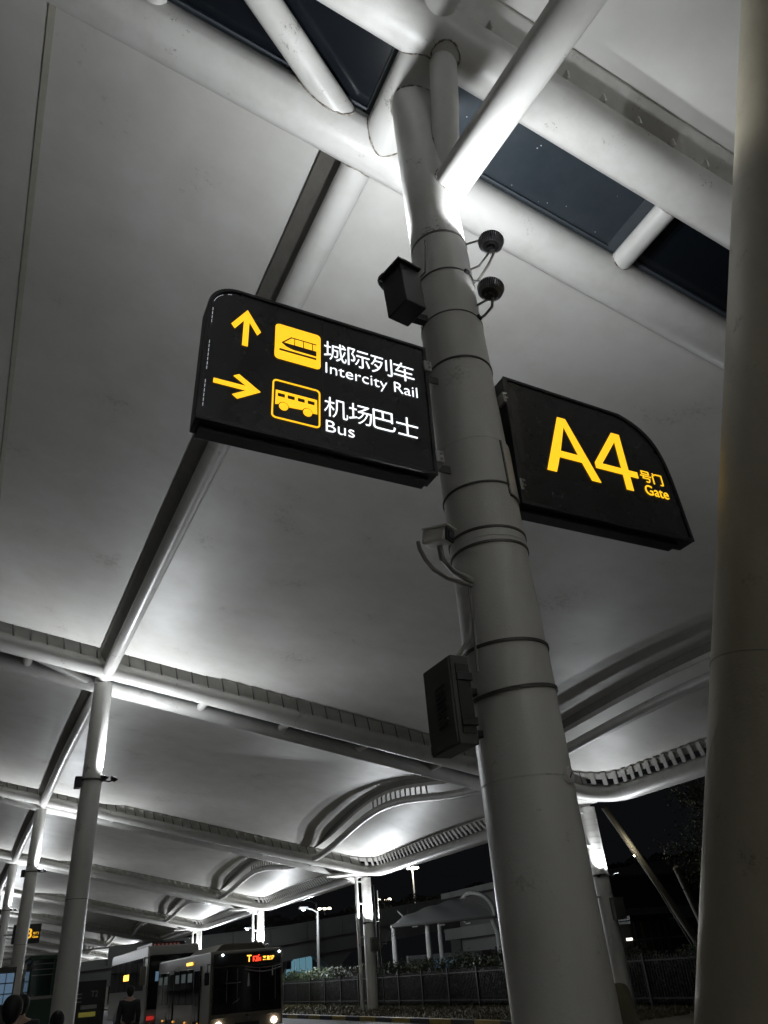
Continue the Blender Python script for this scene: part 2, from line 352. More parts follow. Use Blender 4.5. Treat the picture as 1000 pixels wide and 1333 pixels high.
def bay(n, detail):
    nm = 'over the A4 sign' if n == 0 else ('above and behind the camera side of the A4 column' if n < 0 else 'number %s counted away from the A4 sign' % ORD[n])
    xa = XL
    t = thing('canopy_bay', (X1, yc(n, X1) + 9, zb(X1)), 'white fabric roof bay, ' + nm, 'canopy', 'fabric roof bays of the station canopy')
    seg = 28 if n < 2 else (18 if n < 5 else 10)
    fr = MB().tube(frame_path(n), .27 if n < 1 else .255, seg, cap=False).build('frame_tube', PAINT, t)
    # fabric panels
    def zz(x, y, add):
        a, b = yA(n, x), yB(n + 1, x); return zb(x) + amp(x, n) * hump((y - a) / (b - a)) + add
    e = .40
    def panel(x0, x1, add0, add1, round_=False, nu=24, nv=40):
        def fn(u, v):
            x = x0 + (x1 - x0) * u; a, b = yA(n, x) + e, yB(n + 1, x) - e
            if round_:
                q = max(0, x - (x1 - RC)); c = RC - math.sqrt(max(0, RC * RC - q * q)); a += c; b -= c
            y = a + (b - a) * v
            # the fabric sags a little away from its edges
            sag = -.10 * math.sin(math.pi * u) * math.sin(math.pi * v)
            return (rx(x, y) if x < 5 else x, y, zz(x, y, add0 + (add1 - add0) * u * (taper(n, x, y) if x0 > X1 and not round_ else 1)) + sag)
        k = 1 if n < 3 else .5
        return MB().sheet(fn, int(nu * k), int(nv * k), .03)
    panel(XL, X1 - .295, .45, .45).build('fabric_panel', MEMB, t)
    panel(X1 + .17, X2 - .12, .45, .74, nu=30).build('fabric_panel', MEMB, t)
    panel(X2 - .06, XE - .22, .45, .45, True, nu=14).build('fabric_panel', MEMB, t)
    # longitudinal ribs
    MB().tube(rib_path(n, X1), .175, seg, cap=False).build('rib_tube', PAINT, t)
    MB().tube(rib_path(n, X2, dz=.02), .15, seg, cap=False).build('rib_tube', PAINT, t)
    for sgn, dd_ in ((-1, .315), (1, .19)):
        ribbon(rib_path(n, X1, .10, sgn * .10, e=.25), rib_path(n, X1, .455, sgn * dd_, e=.3)).build('rib_web', WEB, t)
    lo_ = rib_path(n, X2, .44, -.10, e=.35); hi_ = [(p[0], p[1], p[2] + .31 * taper(n, X2, p[1]) + .03) for p in lo_]
    md_ = [tuple(Vector(a).lerp(Vector(b), .35)) for a, b in zip(lo_, hi_)]
    ribbon(lo_, md_).build('rib_web', FASC, t); ribbon(md_, hi_).build('rib_web', WEB, t)
    # fascia behind the frame tube: plate, dark top trim
    P = frame_path(n, -.19, .16); Q = frame_path(n, -.40, .40)
    # straight parts along the beams get a plate; the outer edge stays open between fins
    m0 = 9; m1 = len(P) - 9
    ribbon(P[:m0 + 4], Q[:m0 + 4]).build('fascia', CELL if n >= 0 else FASC, t); ribbon(P[m1 - 3:], Q[m1 - 3:]).build('fascia', CELL if n >= 0 else FASC, t)
    Pm = [tuple(Vector(a).lerp(Vector(b), .5)) for a, b in zip(P, Q)]
    ribbon(Pm[m0 + 3:m1 - 2], Q[m0 + 3:m1 - 2]).build('edge_band', FASC, t)
    Q2 = frame_path(n, -.40, .49)
    ribbon(Q, Q2, .02).build('edge_trim', FASC, t)
    # fins
    fin_me = None
    FP = frame_path(n, -.20, .14); FQ = frame_path(n, -.41, .42)
    cnt = 0; stuff = MB(); acc = 0; last = 0
    def fin_at(i, f, mbx, w=.013):
        p = Vector(FP[i]).lerp(Vector(FP[i+1]), f); q = Vector(FQ[i]).lerp(Vector(FQ[i+1]), f)
        tdir = (Vector(FP[i+1]) - Vector(FP[i])).normalized() * w
        inn = (q - p); inn.z = 0; inn = inn.normalized() * .07
        a = [p - tdir, p + tdir, q + tdir, q - tdir]
        b = [v + inn for v in a]
        mbx.add(a + b, [(0,1,2,3), (7,6,5,4), (0,4,5,1), (1,5,6,2), (2,6,7,3), (3,7,4,0)])
    for i in range(len(FP) - 1):
        L = (Vector(FP[i+1]) - Vector(FP[i])).length; pos = .45 - acc if acc else 0
        is_edge = m0 + 2 <= i <= m1 - 4
        while pos < L:
            x_here = Vector(FP[i]).lerp(Vector(FP[i+1]), pos / L).x
            if n < 0:
                if x_here > 2.6 and i > m1 - 6:
                    k_ = MB(); p = Vector(FP[i]).lerp(Vector(FP[i+1]), pos / L); k_.box((p.x - .010, p.y - .10, p.z - .06), (p.x + .010, p.y + .0, p.z + .05)); k_.build('fascia_tab', FASC, t)
            elif x_here > -2.2 and (not is_edge) and i > m1 - 6 and n in (0, 1):
                f = MB(); fin_at(i, pos / L, f); f.build('fascia_fin', WEB, t)
            elif x_here > -2.2:
                fin_at(i, pos / L, stuff, .075 if is_edge else .013)
            pos += .36 if is_edge else .45
        acc = L - (pos - .45)
    if stuff.v: tag(stuff.build('fascia_fins', FASC, t), kind='stuff')
    # posts between the outer rib and the roof edge line
    pm = MB()
    for q in rib_path(n, X2, N=36, e=.4)[2:-2]:
        u = (q[1] - yA(n, X2)) / (yB(n+1, X2) - yA(n, X2))
        if (.26 < u < .56 if n else False): pm.box((q[0] - .03, q[1] - .015, q[2] + .1), (q[0] + .03, q[1] + .015, q[2] + .46))
    tag(pm.build('rib_posts', FASC, t), kind='stuff')
    if n in (0, 1):
        sp = [(rx(-.86, y), y, zz(-.86, y, .444 - .10 * math.sin(math.pi * (-.86 - XL) / (X1 - .36 - XL)) * math.sin(math.pi * (y - yA(n, 0) - e) / (yB(n+1, 0) - yA(n, 0) - 2*e)))) for y in [yA(n, 0) + e + (yB(n+1, 0) - yA(n, 0) - 2*e) * i / 40 for i in range(41)]]
        ribbon([(a[0] - .035, a[1], a[2]) for a in sp], [(a[0] + .035, a[1], a[2]) for a in sp], .002).build('fabric_seam', SEAM, t)
    return t

def beam(n):
    nm = 'crossing directly above the A4 column' if n == 0 else '%s along from the A4 column' % ORD[n - 1]
    t = thing('canopy_beam', (X1, yc(n, X1), zb(X1)), 'twin tube roof beam with skylight strip, ' + nm, 'roof beam', 'twin tube beams of the canopy')
    g = GAP[n]; seg = 20 if n < 3 else 10
    sx = [5.55 + 2.75 * i for i in range(-5, 5)] if n == 0 else [4.9 + 2.45 * i for i in range(-5, 6)]
    sx = [x for x in sx if XL < x < 17 and abs(x - X1) > 1.0]
    for x in sx:
        z = zb(x)
        MB().tube([(x, yB(n, x) + .12, z + .02), (x, yA(n, x) - .12, z + .02)], .125, seg).build('strut', PAINT, t)
    # panes above the tubes, with frames
    ed = [x for x in sorted(sx + [X1])]
    ed = [XL] + ed + [16.9]
    for a, b in zip(ed, ed[1:]):
        def fn(u, v, a=a, b=b):
            x = a + .02 + (b - a - .04) * u; return (x, yB(n, x) + .06 + (2*g - .12) * v, zb(x) + .17)
        m = GLASS_D if (n == 0 and 2 < a < 3) else GLASS_N
        MB().sheet(fn, 2, 2, .02, False).build('skylight_pane', m, t)
        if n < 2 and b > -3:
            f = MB()
            for (v0, v1, u0, u1) in ((.06, .2, 0, 1), (.8, .94, 0, 1), (.2, .8, 0, .05), (.2, .8, .95, 1)):
                f.sheet(lambda u, v: fn(u0 + (u1-u0)*u, v0 + (v1-v0)*v)[:2] + (fn(u0 + (u1-u0)*u, 0)[2] - .045,), 1, 1, .04, False)
            f.build('skylight_frame', FRAME, t)
    # cross tube over the column and plan brace
    xc = X1 + .12 if n == 0 else rx(X1, yc(n, X1))
    zc = zb(xc)
    MB().tube([(xc, yB(n, xc) + .05, zc), (xc, yA(n, xc) - .05, zc)], .25 if n == 0 else .22, 28).build('cross_tube', PAINT, t)
    MB().tube([(xc - .35, yA(n, xc) - .08, zc + .08), (xc - 2.3, yB(n, xc - 2.3) + .1, zb(xc - 2.3))], .15, 20).build('plan_brace', PAINT, t)
    # node casting at the outer support
    xn = 17.2; yn = yc(n, xn); zn = zb(xn)
    f = MB(); f.prism([(16.0, yB(n, 16) + .1), (17.5, yB(n, 17.5) - .6), (17.62, yn), (17.5, yA(n, 17.5) + .6), (16.0, yA(n, 16) - .1), (15.2, yn)], zn - .12, zn - .02, 'z')
    f.build('node_plate', PAINT, t, .01)
    MB().tube([(15.4, yc(n, 15.4), zb(15.4) - .05), (17.5, yn, zn - .12)], .13, 12).build('node_tube', PAINT, t)
    return t

for n in range(-1, NB): bay(n, n < 2)
for n in range(0, NB): beam(n)

# ------------------------------------------------------------------ A4 column
CXm, CYm = 2.58, 3.52
a4 = thing('gate_column', (CXm, CYm, 0), 'large round grey steel column carrying the A4 and intercity rail signs', 'column')
def rm(z): return .262 - .0045 * z
MB().tube([(CXm, CYm, z) for z in (0, 1, 2, 2.4)] , [rm(z) for z in (0, 1, 2, 2.4)], 64, cap=False).build('shaft', SHAFT, a4)
def section(z0, z1, dr, mat=SHAFT):
    MB().tube([(CXm, CYm, z0), (CXm, CYm, (z0 + z1) / 2), (CXm, CYm, z1)], [rm(z0) + dr, rm((z0+z1)/2) + dr, rm(z1) + dr], 64).build('shaft_sleeve', mat, a4)
zs_ = [2.4, 2.88, 3.15, 3.84, 4.24, 4.60, 5.33, 5.80, 6.27, 6.72]
drs = [.001, .004, .0, .003, .006, .001, .004, .0015, .003]
for (z0, z1, dr) in zip(zs_, zs_[1:], drs): section(z0, z1, dr)
MB().tube([(CXm, CYm, 6.72), (CXm, CYm + .01, 7.9), (CXm + .0, CYm + .03, 9.12)], [rm(6.7), .228, .215], 64).build('shaft_head', PAINT, a4)
def ring(z, r, w, h, mat, name='strap', tilt=0, c=(CXm, CYm), par=None, seg=56):
    cx_, cy_ = c; m = MB(); vs = []; 
    prof = [(r, -h/2), (r + w, -h/2), (r + w, h/2), (r, h/2)]
    for j in range(seg):
        a = 2*math.pi*j/seg
        for (rr, hh) in prof: vs.append((cx_ + rr*math.cos(a), cy_ + rr*math.sin(a), z + hh + tilt*math.cos(a)*rr))
    m.add(vs, [(j*4+k, j*4+(k+1) % 4, ((j+1) % seg)*4+(k+1) % 4, ((j+1) % seg)*4+k) for j in range(seg) for k in range(4)], False)
    return m.build(name, mat, par or a4)
ring(6.72, rm(6.7), .007, .022, STRAP, tilt=.02); ring(6.27, rm(6.27) + .003, .006, .012, STRAP); ring(5.80, rm(5.8) + .002, .006, .012, STRAP, tilt=-.02)
ring(5.33, rm(5.33) + .003, .008, .014, STRAP); ring(4.60, rm(4.6) + .004, .0035, .006, FASC, 'weld_line'); ring(4.24, rm(4.24) + .004, .008, .012, STRAP, tilt=.03)
ring(3.90, rm(3.9) + .002, .008, .016, STRAP); ring(3.80, rm(3.8) + .001, .008, .016, STRAP, tilt=.02)
ring(3.15, rm(3.15) + .003, .010, .018, STRAP, tilt=.02); ring(2.88, rm(2.88) + .003, .011, .020, STRAP, tilt=.10); ring(2.4, rm(2.4), .004, .008, FASC, 'weld_line')
for z, az in ((6.27, -75), (5.80, -62)):
    a = R_(az); p_ = Vector((CXm + (rm(z) + .012) * math.cos(a), CYm + (rm(z) + .012) * math.sin(a), z))
    MB().box((p_.x - .022, p_.y - .012, z - .014), (p_.x + .022, p_.y + .012, z + .014), Matrix.Rotation(a + math.pi/2, 3, 'Z')).build('strap_buckle', BLACK, a4, .003)
# riveted cover plate on the right of the column between the sign brackets
def cyl_patch(a0, a1, z0, z1, r, th, name, mat, par, c=(CXm, CYm), n=10):
    vs = []
    for rr in (r, r + th):
        for i in range(n+1):
            a = R_(a0 + (a1 - a0) * i / n)
            for z in (z0, z1): vs.append((c[0] + rr*math.cos(a), c[1] + rr*math.sin(a), z))
    k = 2*(n+1); m = MB()
    m.add(vs, [(k+2*i, k+2*i+2, k+2*i+3, k+2*i+1) for i in range(n)] + [(2*i, 2*i+1, 2*i+3, 2*i+2) for i in range(n)] + [(2*i, 2*i+2, k+2*i+2, k+2*i) for i in range(n)] + [(2*i+1, k+2*i+1, k+2*i+3, 2*i+3) for i in range(n)] + [(0, k, k+1, 1), (2*n, 2*n+1, k+2*n+1, k+2*n)])
    return m.build(name, mat, par)
cyl_patch(-72, 10, 4.17, 4.60, rm(4.4) + .006, .009, 'cover_plate', SHAFT, a4)
cyl_patch(-75, -72.5, 4.17, 4.60, rm(4.4) + .004, .004, 'cover_joint', GROOVE, a4, n=2)
cyl_patch(-74, 14, 4.15, 4.168, rm(4.2) + .006, .006, 'cover_joint', GROOVE, a4)
# inspection cap with a slot
capdir = Vector((math.cos(R_(-66)), math.sin(R_(-66)), 0)); cc = Vector((CXm, CYm, 2.40)) + capdir * rm(2.4)
MB().tube([cc - capdir * .01, cc + capdir * .016, cc + capdir * .02], [.044, .044, .038], 32).build('inspection_cap', SHAFT, a4)
tt = Vector((-capdir.y, capdir.x, 0)); s1 = cc + capdir * .021 + tt * .015 + Vector((0, 0, .016)); s2 = cc + capdir * .021 - tt * .015 - Vector((0, 0, .016))
MB().tube([s1, s2], .0035, 6).build('cap_slot', GROOVE, a4)
# branches
br0 = Vector((2.66, 3.42, 7.42)); br1 = Vector((3.06, 1.83, 7.98)); dv = br1 - br0
end = br0 + dv * 1.75
MB().tube([br0 - dv * .06, br0 + dv * .5, br1, end], [.160, .172, .185, .205], 48).build('branch_tube', PAINT, a4)
MB().tube([(2.70, 3.40, 7.66), (2.69, 3.2, 8.45), (2.63, 3.0, 9.06)], [.125, .13, .132], 40).build('branch_tube', PAINT, a4)
def weld_path(pts, r=.011, par=a4, name='weld_bead'):
    rr = random.Random(5); P = [Vector(p) + Vector((rr.uniform(-.004, .004),) * 3) for p in pts]
    MB().tube(P + [P[0]], [r * rr.uniform(.6, 1.3) for _ in range(len(P) + 1)], 6).build(name, WELD, par)
def weld_cyl(c0, axis, rb, base_c, base_r, n=40, axis_dir='z', **kw):
    """trace of a branch tube on a vertical column surface"""
    ax = Vector(axis).normalized(); u = ax.cross(Vector((0, 0, 1))).normalized(); w = ax.cross(u); pts = []
    for j in range(n):
        a = 2*math.pi*j/n; o = Vector(c0) + u*math.cos(a)*rb + w*math.sin(a)*rb
        dx, dy = o.x - base_c[0], o.y - base_c[1]; A = ax.x**2 + ax.y**2; B = 2*(dx*ax.x + dy*ax.y); C_ = dx*dx + dy*dy - base_r**2
        D = B*B - 4*A*C_
        if D < 0: s_ = -B / (2*A)
        else: s_ = (-B + math.sqrt(D)) / (2*A)
        pts.append(o + ax * s_)
    weld_path(pts, **kw)
weld_cyl(br0, dv, .164, (CXm, CYm + .01), .232)
weld_cyl((2.70, 3.40, 7.66), Vector((-.005, -.2, .79)), .127, (CXm, CYm + .015), .228)

def weld_on(c0, axis, rb, q0, qa, R, side, n=48, r=.009, par=None):
    """weld bead where a tube (c0, axis, rb) meets a cylinder (q0, qa, R)"""
    ax = Vector(axis).normalized(); u = ax.orthogonal().normalized(); w = ax.cross(u); qa = Vector(qa).normalized(); pts = []
    for j in range(n):
        a = 2*math.pi*j/n; o = Vector(c0) + u*math.cos(a)*rb + w*math.sin(a)*rb - Vector(q0)
        oo = o - qa*o.dot(qa); aa = ax - qa*ax.dot(qa); A = aa.dot(aa); B = 2*oo.dot(aa); C_ = oo.dot(oo) - R*R; D = max(0, B*B - 4*A*C_)
        s_ = (-B + side*math.sqrt(D)) / (2*A); pts.append(o + Vector(q0) + ax*s_)
    weld_path(pts, r=r, par=par)
xd = (1, .02, -SLOPE)
for (q, R) in (((X1, yA(0, X1), zb(X1)), .27),):
    pass
A0 = (X1, yA(0, X1), zb(X1)); B0 = (X1, yB(0, X1), zb(X1))
weld_on((rx(X1, 4.5), 5, zb(X1)), (0, 1, 0), .178, A0, xd, .272, 1, par=a4)
xc_ = X1 + .12
weld_on((xc_, 3.6, zb(xc_)), (0, 1, 0), .252, A0, xd, .272, -1, par=a4); weld_on((xc_, 3.6, zb(xc_)), (0, -1, 0), .252, B0, xd, .272, -1, par=a4)
weld_on((5.55, 3.6, zb(5.55) + .02), (0, 1, 0), .127, A0, xd, .272, -1, par=a4, r=.006); weld_on((5.55, 3.6, zb(5.55) + .02), (0, -1, 0), .127, B0, xd, .272, -1, par=a4, r=.006)
p0 = Vector((xc_ - .35, yA(0, xc_) - .08, zb(xc_) + .08)); p1 = Vector((xc_ - 2.3, yB(0, xc_) + .1, zb(xc_ - 2.3)))
weld_on(p1, p0 - p1, .152, A0, xd, .272, -1, par=a4)
weld_on((2.63, 3.0, 8.6), (-.02, -.1, 1), .134, B0, xd, .272, -1, par=a4)
weld_on((CXm, CYm + .03, 8.5), (0, 0, 1), .217, (xc_, 3.6, zb(xc_)), (0, 1, 0), .252, -1, par=a4)

# ------------------------------------------------------------------ leaning column at the right edge
ln = thing('leaning_column', (2.542, 2.821, 0), 'huge dark leaning column cut by the right edge of the picture', 'column')

# ------------------------------------------------------------------ intercity rail / bus sign
def sign_root(name, loc, roll, label):
    return thing(name, loc, label, 'sign', 'black illuminated signs on the A4 column', (0, roll, 0))
LSX, LSZ = 2.15, 4.25
ls_ = sign_root('direction_sign', (LSX, 3.35, LSZ), R_(1.75), 'black lit sign with yellow arrows for intercity rail and bus')
def lp(x, z): return (x - LSX, z - LSZ)
def rounded(x0, z0, x1, z1, r, corners=(1, 1, 1, 1), n=8):
    P = []
    for (cx_, cz_, a0, on) in ((x1 - r, z1 - r, 0, corners[0]), (x0 + r, z1 - r, 90, corners[1]), (x0 + r, z0 + r, 180, corners[2]), (x1 - r, z0 + r, 270, corners[3])):
        if on: P += [(cx_ + r*math.cos(R_(a0 + 90*i/n)), cz_ + r*math.sin(R_(a0 + 90*i/n))) for i in range(n+1)]
        else: P.append({0: (x1, z1), 90: (x0, z1), 180: (x0, z0), 270: (x1, z0)}[a0])
    return P
def local_prism(poly, y0, y1, name, mat, par, bevel=0):
    me = MB().prism(poly, y0, y1).mesh(name, mat, bevel); o = bpy.data.objects.new(name, me); COL.objects.link(o); o.parent = par; return o
def bez_corner(x0, z0, x1, z1, r, n=12, side='l'):
    return rounded(x0, z0, x1, z1, r, (0, 1, 0, 0) if side == 'l' else (1, 0, 0, 0), n)
out = bez_corner(.62 - LSX, 0, .015, 1.105, .19)
local_prism(out, .012, .15, 'casing', BLACK, ls_, .006)
inn = bez_corner(.62 - LSX + .022, .022, -.007, 1.083, .17)
curve2d([out, inn], 'front_rim', BLACK, ls_, MY(.004), .008)
local_prism(bez_corner(.62 - LSX + .023, .023, -.008, 1.082, .17), .006, .014, 'face_panel', FACE, ls_)
local_prism([(-1.50, -.028), (-.03, -.028), (-.03, .002), (-1.50, .002)], .05, .148, 'bottom_ledge', BLACK, ls_, .003)
MB2 = MB().tube([(-.768, .0045, .03), (-.768, .0045, 1.075)], .0012, 5); o = bpy.data.objects.new('panel_joint', MB2.mesh('panel_joint', STRAP)); COL.objects.link(o); o.parent = ls_
# glints on the left sign edge, painted as small glowing dashes
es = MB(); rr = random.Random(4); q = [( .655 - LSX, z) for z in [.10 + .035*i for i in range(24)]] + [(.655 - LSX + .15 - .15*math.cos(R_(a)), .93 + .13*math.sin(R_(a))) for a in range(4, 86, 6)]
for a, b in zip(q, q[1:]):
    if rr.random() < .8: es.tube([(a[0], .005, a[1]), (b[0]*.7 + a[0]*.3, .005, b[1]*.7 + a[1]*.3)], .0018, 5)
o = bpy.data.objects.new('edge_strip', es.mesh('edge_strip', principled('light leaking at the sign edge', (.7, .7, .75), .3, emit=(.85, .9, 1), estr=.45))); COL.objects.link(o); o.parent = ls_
FY = .002
def poly(pts, name, mat, par, fy=FY, ox=LSX, oz=LSZ): return curve2d([[(x - ox, z - oz) for x, z in s_] for s_ in pts], name, mat, par, MY(fy))
poly([[(.872, 5.205), (.966, 5.045), (.944, 5.012), (.889, 5.106), (.888, 4.895), (.852, 4.895), (.853, 5.106), (.800, 5.018), (.776, 5.050)]], 'arrow_up', YEL, ls_)
poly([[(.985, 4.556), (.848, 4.462), (.815, 4.486), (.897, 4.540), (.700, 4.540), (.700, 4.574), (.897, 4.574), (.815, 4.630), (.848, 4.652)]], 'arrow_right', YEL, ls_)
def rr_(x0, z0, x1, z1, r): return rounded(x0, z0, x1, z1, r)
poly([rr_(1.060, 4.868, 1.368, 5.167, .028)], 'rail_pictogram', YEL, ls_)
rp = ls_.children[-1]
# pictogram of the train: body stripe, roof line, window posts, rail
tr = [[(1.102, 5.010), (1.165, 5.077), (1.338, 5.077), (1.338, 5.070), (1.170, 5.070), (1.118, 5.014), (1.338, 5.014), (1.338, 4.972), (1.18, 4.972), (1.135, 4.985)],
      [(1.090, 4.955), (1.338, 4.955), (1.338, 4.940), (1.090, 4.940)]]
o = poly([tr[0]], 'train_outline', PICT, ls_, .0); o = poly([tr[1]], 'train_rail', PICT, ls_, .0)
for x in (1.190, 1.250, 1.312): poly([[(x - .0025, 5.015), (x + .0025, 5.015), (x + .0025, 5.070), (x - .0025, 5.070)]], 'train_window_post', PICT, ls_, .0)
poly([rr_(1.056, 4.390, 1.366, 4.692, .028), rr_(1.066, 4.400, 1.356, 4.682, .02)], 'bus_pictogram_frame', YEL, ls_)
bb = [(1.078, 4.608), (1.344, 4.608), (1.346, 4.496), (1.312, 4.496)]
bb += [(1.284 + .034*math.cos(R_(a)), 4.493 + .034*math.sin(R_(a))) for a in range(8, 173, 12)]
bb += [(1.165, 4.496)] + [(1.131 + .034*math.cos(R_(a)), 4.493 + .034*math.sin(R_(a))) for a in range(8, 173, 12)] + [(1.078, 4.496)]
wins = [[(x, 4.590), (x + .046, 4.590), (x + .046, 4.560), (x, 4.560)] for x in (1.091, 1.154, 1.219, 1.283)]
poly([bb] + wins, 'bus_pictogram', YEL, ls_)
for x in (1.131, 1.284): poly([[(x + .029*math.cos(R_(a)), 4.491 + .029*math.sin(R_(a))) for a in range(0, 360, 15)]], 'bus_pictogram_wheel', YEL, ls_)
def ltext(b, x0, z0, x1, z1, off=0): return text(b, x0 - LSX, z0 - LSZ, x1 - LSX, z1 - LSZ, 'lettering', WHT, ls_, FY, off)
for i, ch in enumerate('城际列车'): ltext(ch, 1.393 + .168*i, 4.985, 1.393 + .168*i + .158, 5.142, -.008)
ltext('Intercity Rail', 1.403, 4.832, 2.068, 4.948, -.012)
for i, ch in enumerate('机场巴士'): ltext(ch, 1.393 + .166*i, 4.508, 1.393 + .166*i + .158, 4.662, -.008)
ltext('Bus', 1.403, 4.385, 1.592, 4.472, -.012)
# ------------------------------------------------------------------ A4 gate sign
GX, GZ = 2.80, 4.165
gs = sign_root('gate_sign', (GX, 3.35, GZ), R_(1.3), 'black lit A4 gate sign with a rounded outer corner')
out = [(-.02, 0), (1.52, 0), (1.515, .35)] + [(1.50 - .34*(1 - math.cos(R_(a))) , .72 + .36*math.sin(R_(a))) for a in range(0, 90, 8)] + [(1.12, 1.105), (-.02, 1.13)]
out = [(-.01, .0), (1.525, .0), (1.50, .45)]
P0, P1, P2, P3 = Vector((1.50, .45)), Vector((1.48, .80)), Vector((1.42, 1.0)), Vector((1.10, 1.09))
for i in range(1, 15):
    t_ = i / 14; v = P0*(1-t_)**3 + P1*3*t_*(1-t_)**2 + P2*3*t_*t_*(1-t_) + P3*t_**3; out.append((v.x, v.y))
out += [(.02, 1.125)]
cen = Vector((.75, .55))
inn = [(max(.012, x - .024) if x > .5 else x + .03, (z - .024) if z > .5 else z + .024) for x, z in out]
local_prism(out, .012, .15, 'casing', BLACK, gs, .006)
curve2d([out, inn], 'front_rim', BLACK, gs, MY(.004), .008)
local_prism([(x - .001 if x > .5 else x - .0, z - .001 if z > .5 else z + .001) for x, z in inn], .006, .014, 'face_panel', FACE, gs)
local_prism([(.0, -.03), (1.40, -.03), (1.40, .002), (.0, .002)], .05, .148, 'bottom_ledge', BLACK, gs, .003)
def gpoly(s_, name): return poly(s_, name, YEL, gs, FY, GX, GZ)
gpoly([[(3.262, 5.035), (3.335, 5.035), (3.545, 4.508), (3.462, 4.508), (3.405, 4.652), (3.205, 4.652), (3.149, 4.508), (3.068, 4.508)], [(3.226, 4.712), (3.384, 4.712), (3.303, 4.955)]], 'letter')
gpoly([[(3.772, 5.030), (3.850, 5.030), (3.850, 4.695), (3.934, 4.695), (3.934, 4.640), (3.850, 4.640), (3.850, 4.508), (3.783, 4.508), (3.783, 4.640), (3.532, 4.640), (3.532, 4.690)], [(3.602, 4.695), (3.783, 4.695), (3.783, 4.945)]], 'digit')
def gtext(b, x0, z0, x1, z1, off=0): return text(b, x0 - GX, z0 - GZ, x1 - GX, z1 - GZ, 'lettering', YEL, gs, FY, off)
gtext('号', 3.962, 4.625, 4.068, 4.728, .002); gtext('门', 4.082, 4.625, 4.182, 4.728, .002); gtext('Gate', 3.972, 4.508, 4.200, 4.598, .002)
# brackets between signs and column
for par, xs, zs in ((ls_, (2.17, 2.33), (5.18, 4.40)), (gs, (2.83, 2.78), (5.08, 4.32))):
    for z in zs:
        x0, x1 = (2.14, 2.345) if par is ls_ else (2.76, 2.86)
        MB().box((x0, 3.46, z - .03), (x1, 3.472, z + .03)).build('bracket', CABI, par, .002)
        bx = 2.19 if par is ls_ else 2.815
        if par is ls_: MB().box((2.165, 3.34, z - .045), (2.225, 3.42, z + .045)).build('bracket_plate', ZINC, par, .004)
        else: MB().box((2.805, 3.34, z - .045), (2.832, 3.42, z + .045)).build('bracket_plate', ZINC, par, .004)
        for dz in (-.02, .02): MB().tube([(bx + .01, 3.325, z + dz), (bx + .01, 3.345, z + dz)], .009, 6).build('bolt', CHROME, par)

# ------------------------------------------------------------------ floodlights on the A4 column
def flood_head(par, c, d, r=.104, fins=36):
    """finned round LED head; d = direction of the lens"""
    c = Vector(c); d = Vector(d).normalized(); u = d.cross(Vector((0, 1, 0))).normalized(); w = d.cross(u)
    MB().tube([c - d*.075, c - d*.07, c - d*.03, c + d*.0], [r*.45, r*.62, r*.7, r*.8], 32).build('housing', CAST, par)
    MB().tube([c + d*.0, c + d*.012], [r*.98, r*.98], 36).build('lens_rim', CAST, par)
    MB().tube([c + d*.013, c + d*.016], [r*.85, r*.85], 32).build('lens', LENS, par)
    f = MB()
    for k in range(fins):
        a = 2*math.pi*k/fins; e = u*math.cos(a) + w*math.sin(a); s_ = (w*math.cos(a) - u*math.sin(a)) * .0028
        P = [c + e*r*.55 - d*.07, c + e*r*.92 - d*.05, c + e*r*1.03 - d*.0, c + e*r*.6 - d*.0]
        f.add([p - s_ for p in P] + [p + s_ for p in P], [(0,1,2,3), (7,6,5,4), (0,4,5,1), (1,5,6,2), (2,6,7,3), (3,7,4,0)])
    tag(f.build('cooling_fins', FIN, par), kind='stuff')
    MB().tube([c - d*.105, c - d*.072], [.035, .04], 16).build('driver_cap', CAST, par)
def floodlight(c, d, arms, cable, label, pw):
    t = thing('floodlight', c, label, 'floodlight', 'round finned floodlights on the A4 column')
    flood_head(t, c, d)
    for a in arms: MB().tube(a, .009, 8).build('arm', ZINC, t)
    if cable: MB().tube(cable, .011, 10).build('cable', CONDUIT, t)
    cv = Vector(c); dd = Vector(d).normalized()
    if pw: spot(cv + dd * .06, cv + dd * 2 + Vector((.5, -.5, 0)), pw, 177, .35)
    return t
floodlight((2.84, 3.15, 6.57), (.16, -.10, 1), [[(2.70, 3.30, 6.64), (2.76, 3.2, 6.60), (2.84, 3.08, 6.57)], [(2.74, 3.34, 6.40), (2.76, 3.26, 6.36), (2.83, 3.16, 6.47)]],
           [(2.72, 3.32, 6.18), (2.76, 3.26, 6.24), (2.80, 3.19, 6.32), (2.83, 3.15, 6.40), (2.84, 3.15, 6.48)], 'upper round finned floodlight on the right of the A4 column', LAMP_W * .5)
floodlight((2.78, 3.20, 6.05), (.25, -.10, 1), [[(2.71, 3.31, 6.22), (2.76, 3.22, 6.14), (2.84, 3.14, 6.06)], [(2.71, 3.32, 5.95), (2.78, 3.2, 5.96)]],
           [(2.70, 3.33, 5.80), (2.73, 3.28, 5.81), (2.77, 3.22, 5.86), (2.78, 3.20, 5.96)], 'lower round finned floodlight on the right of the A4 column', 0)
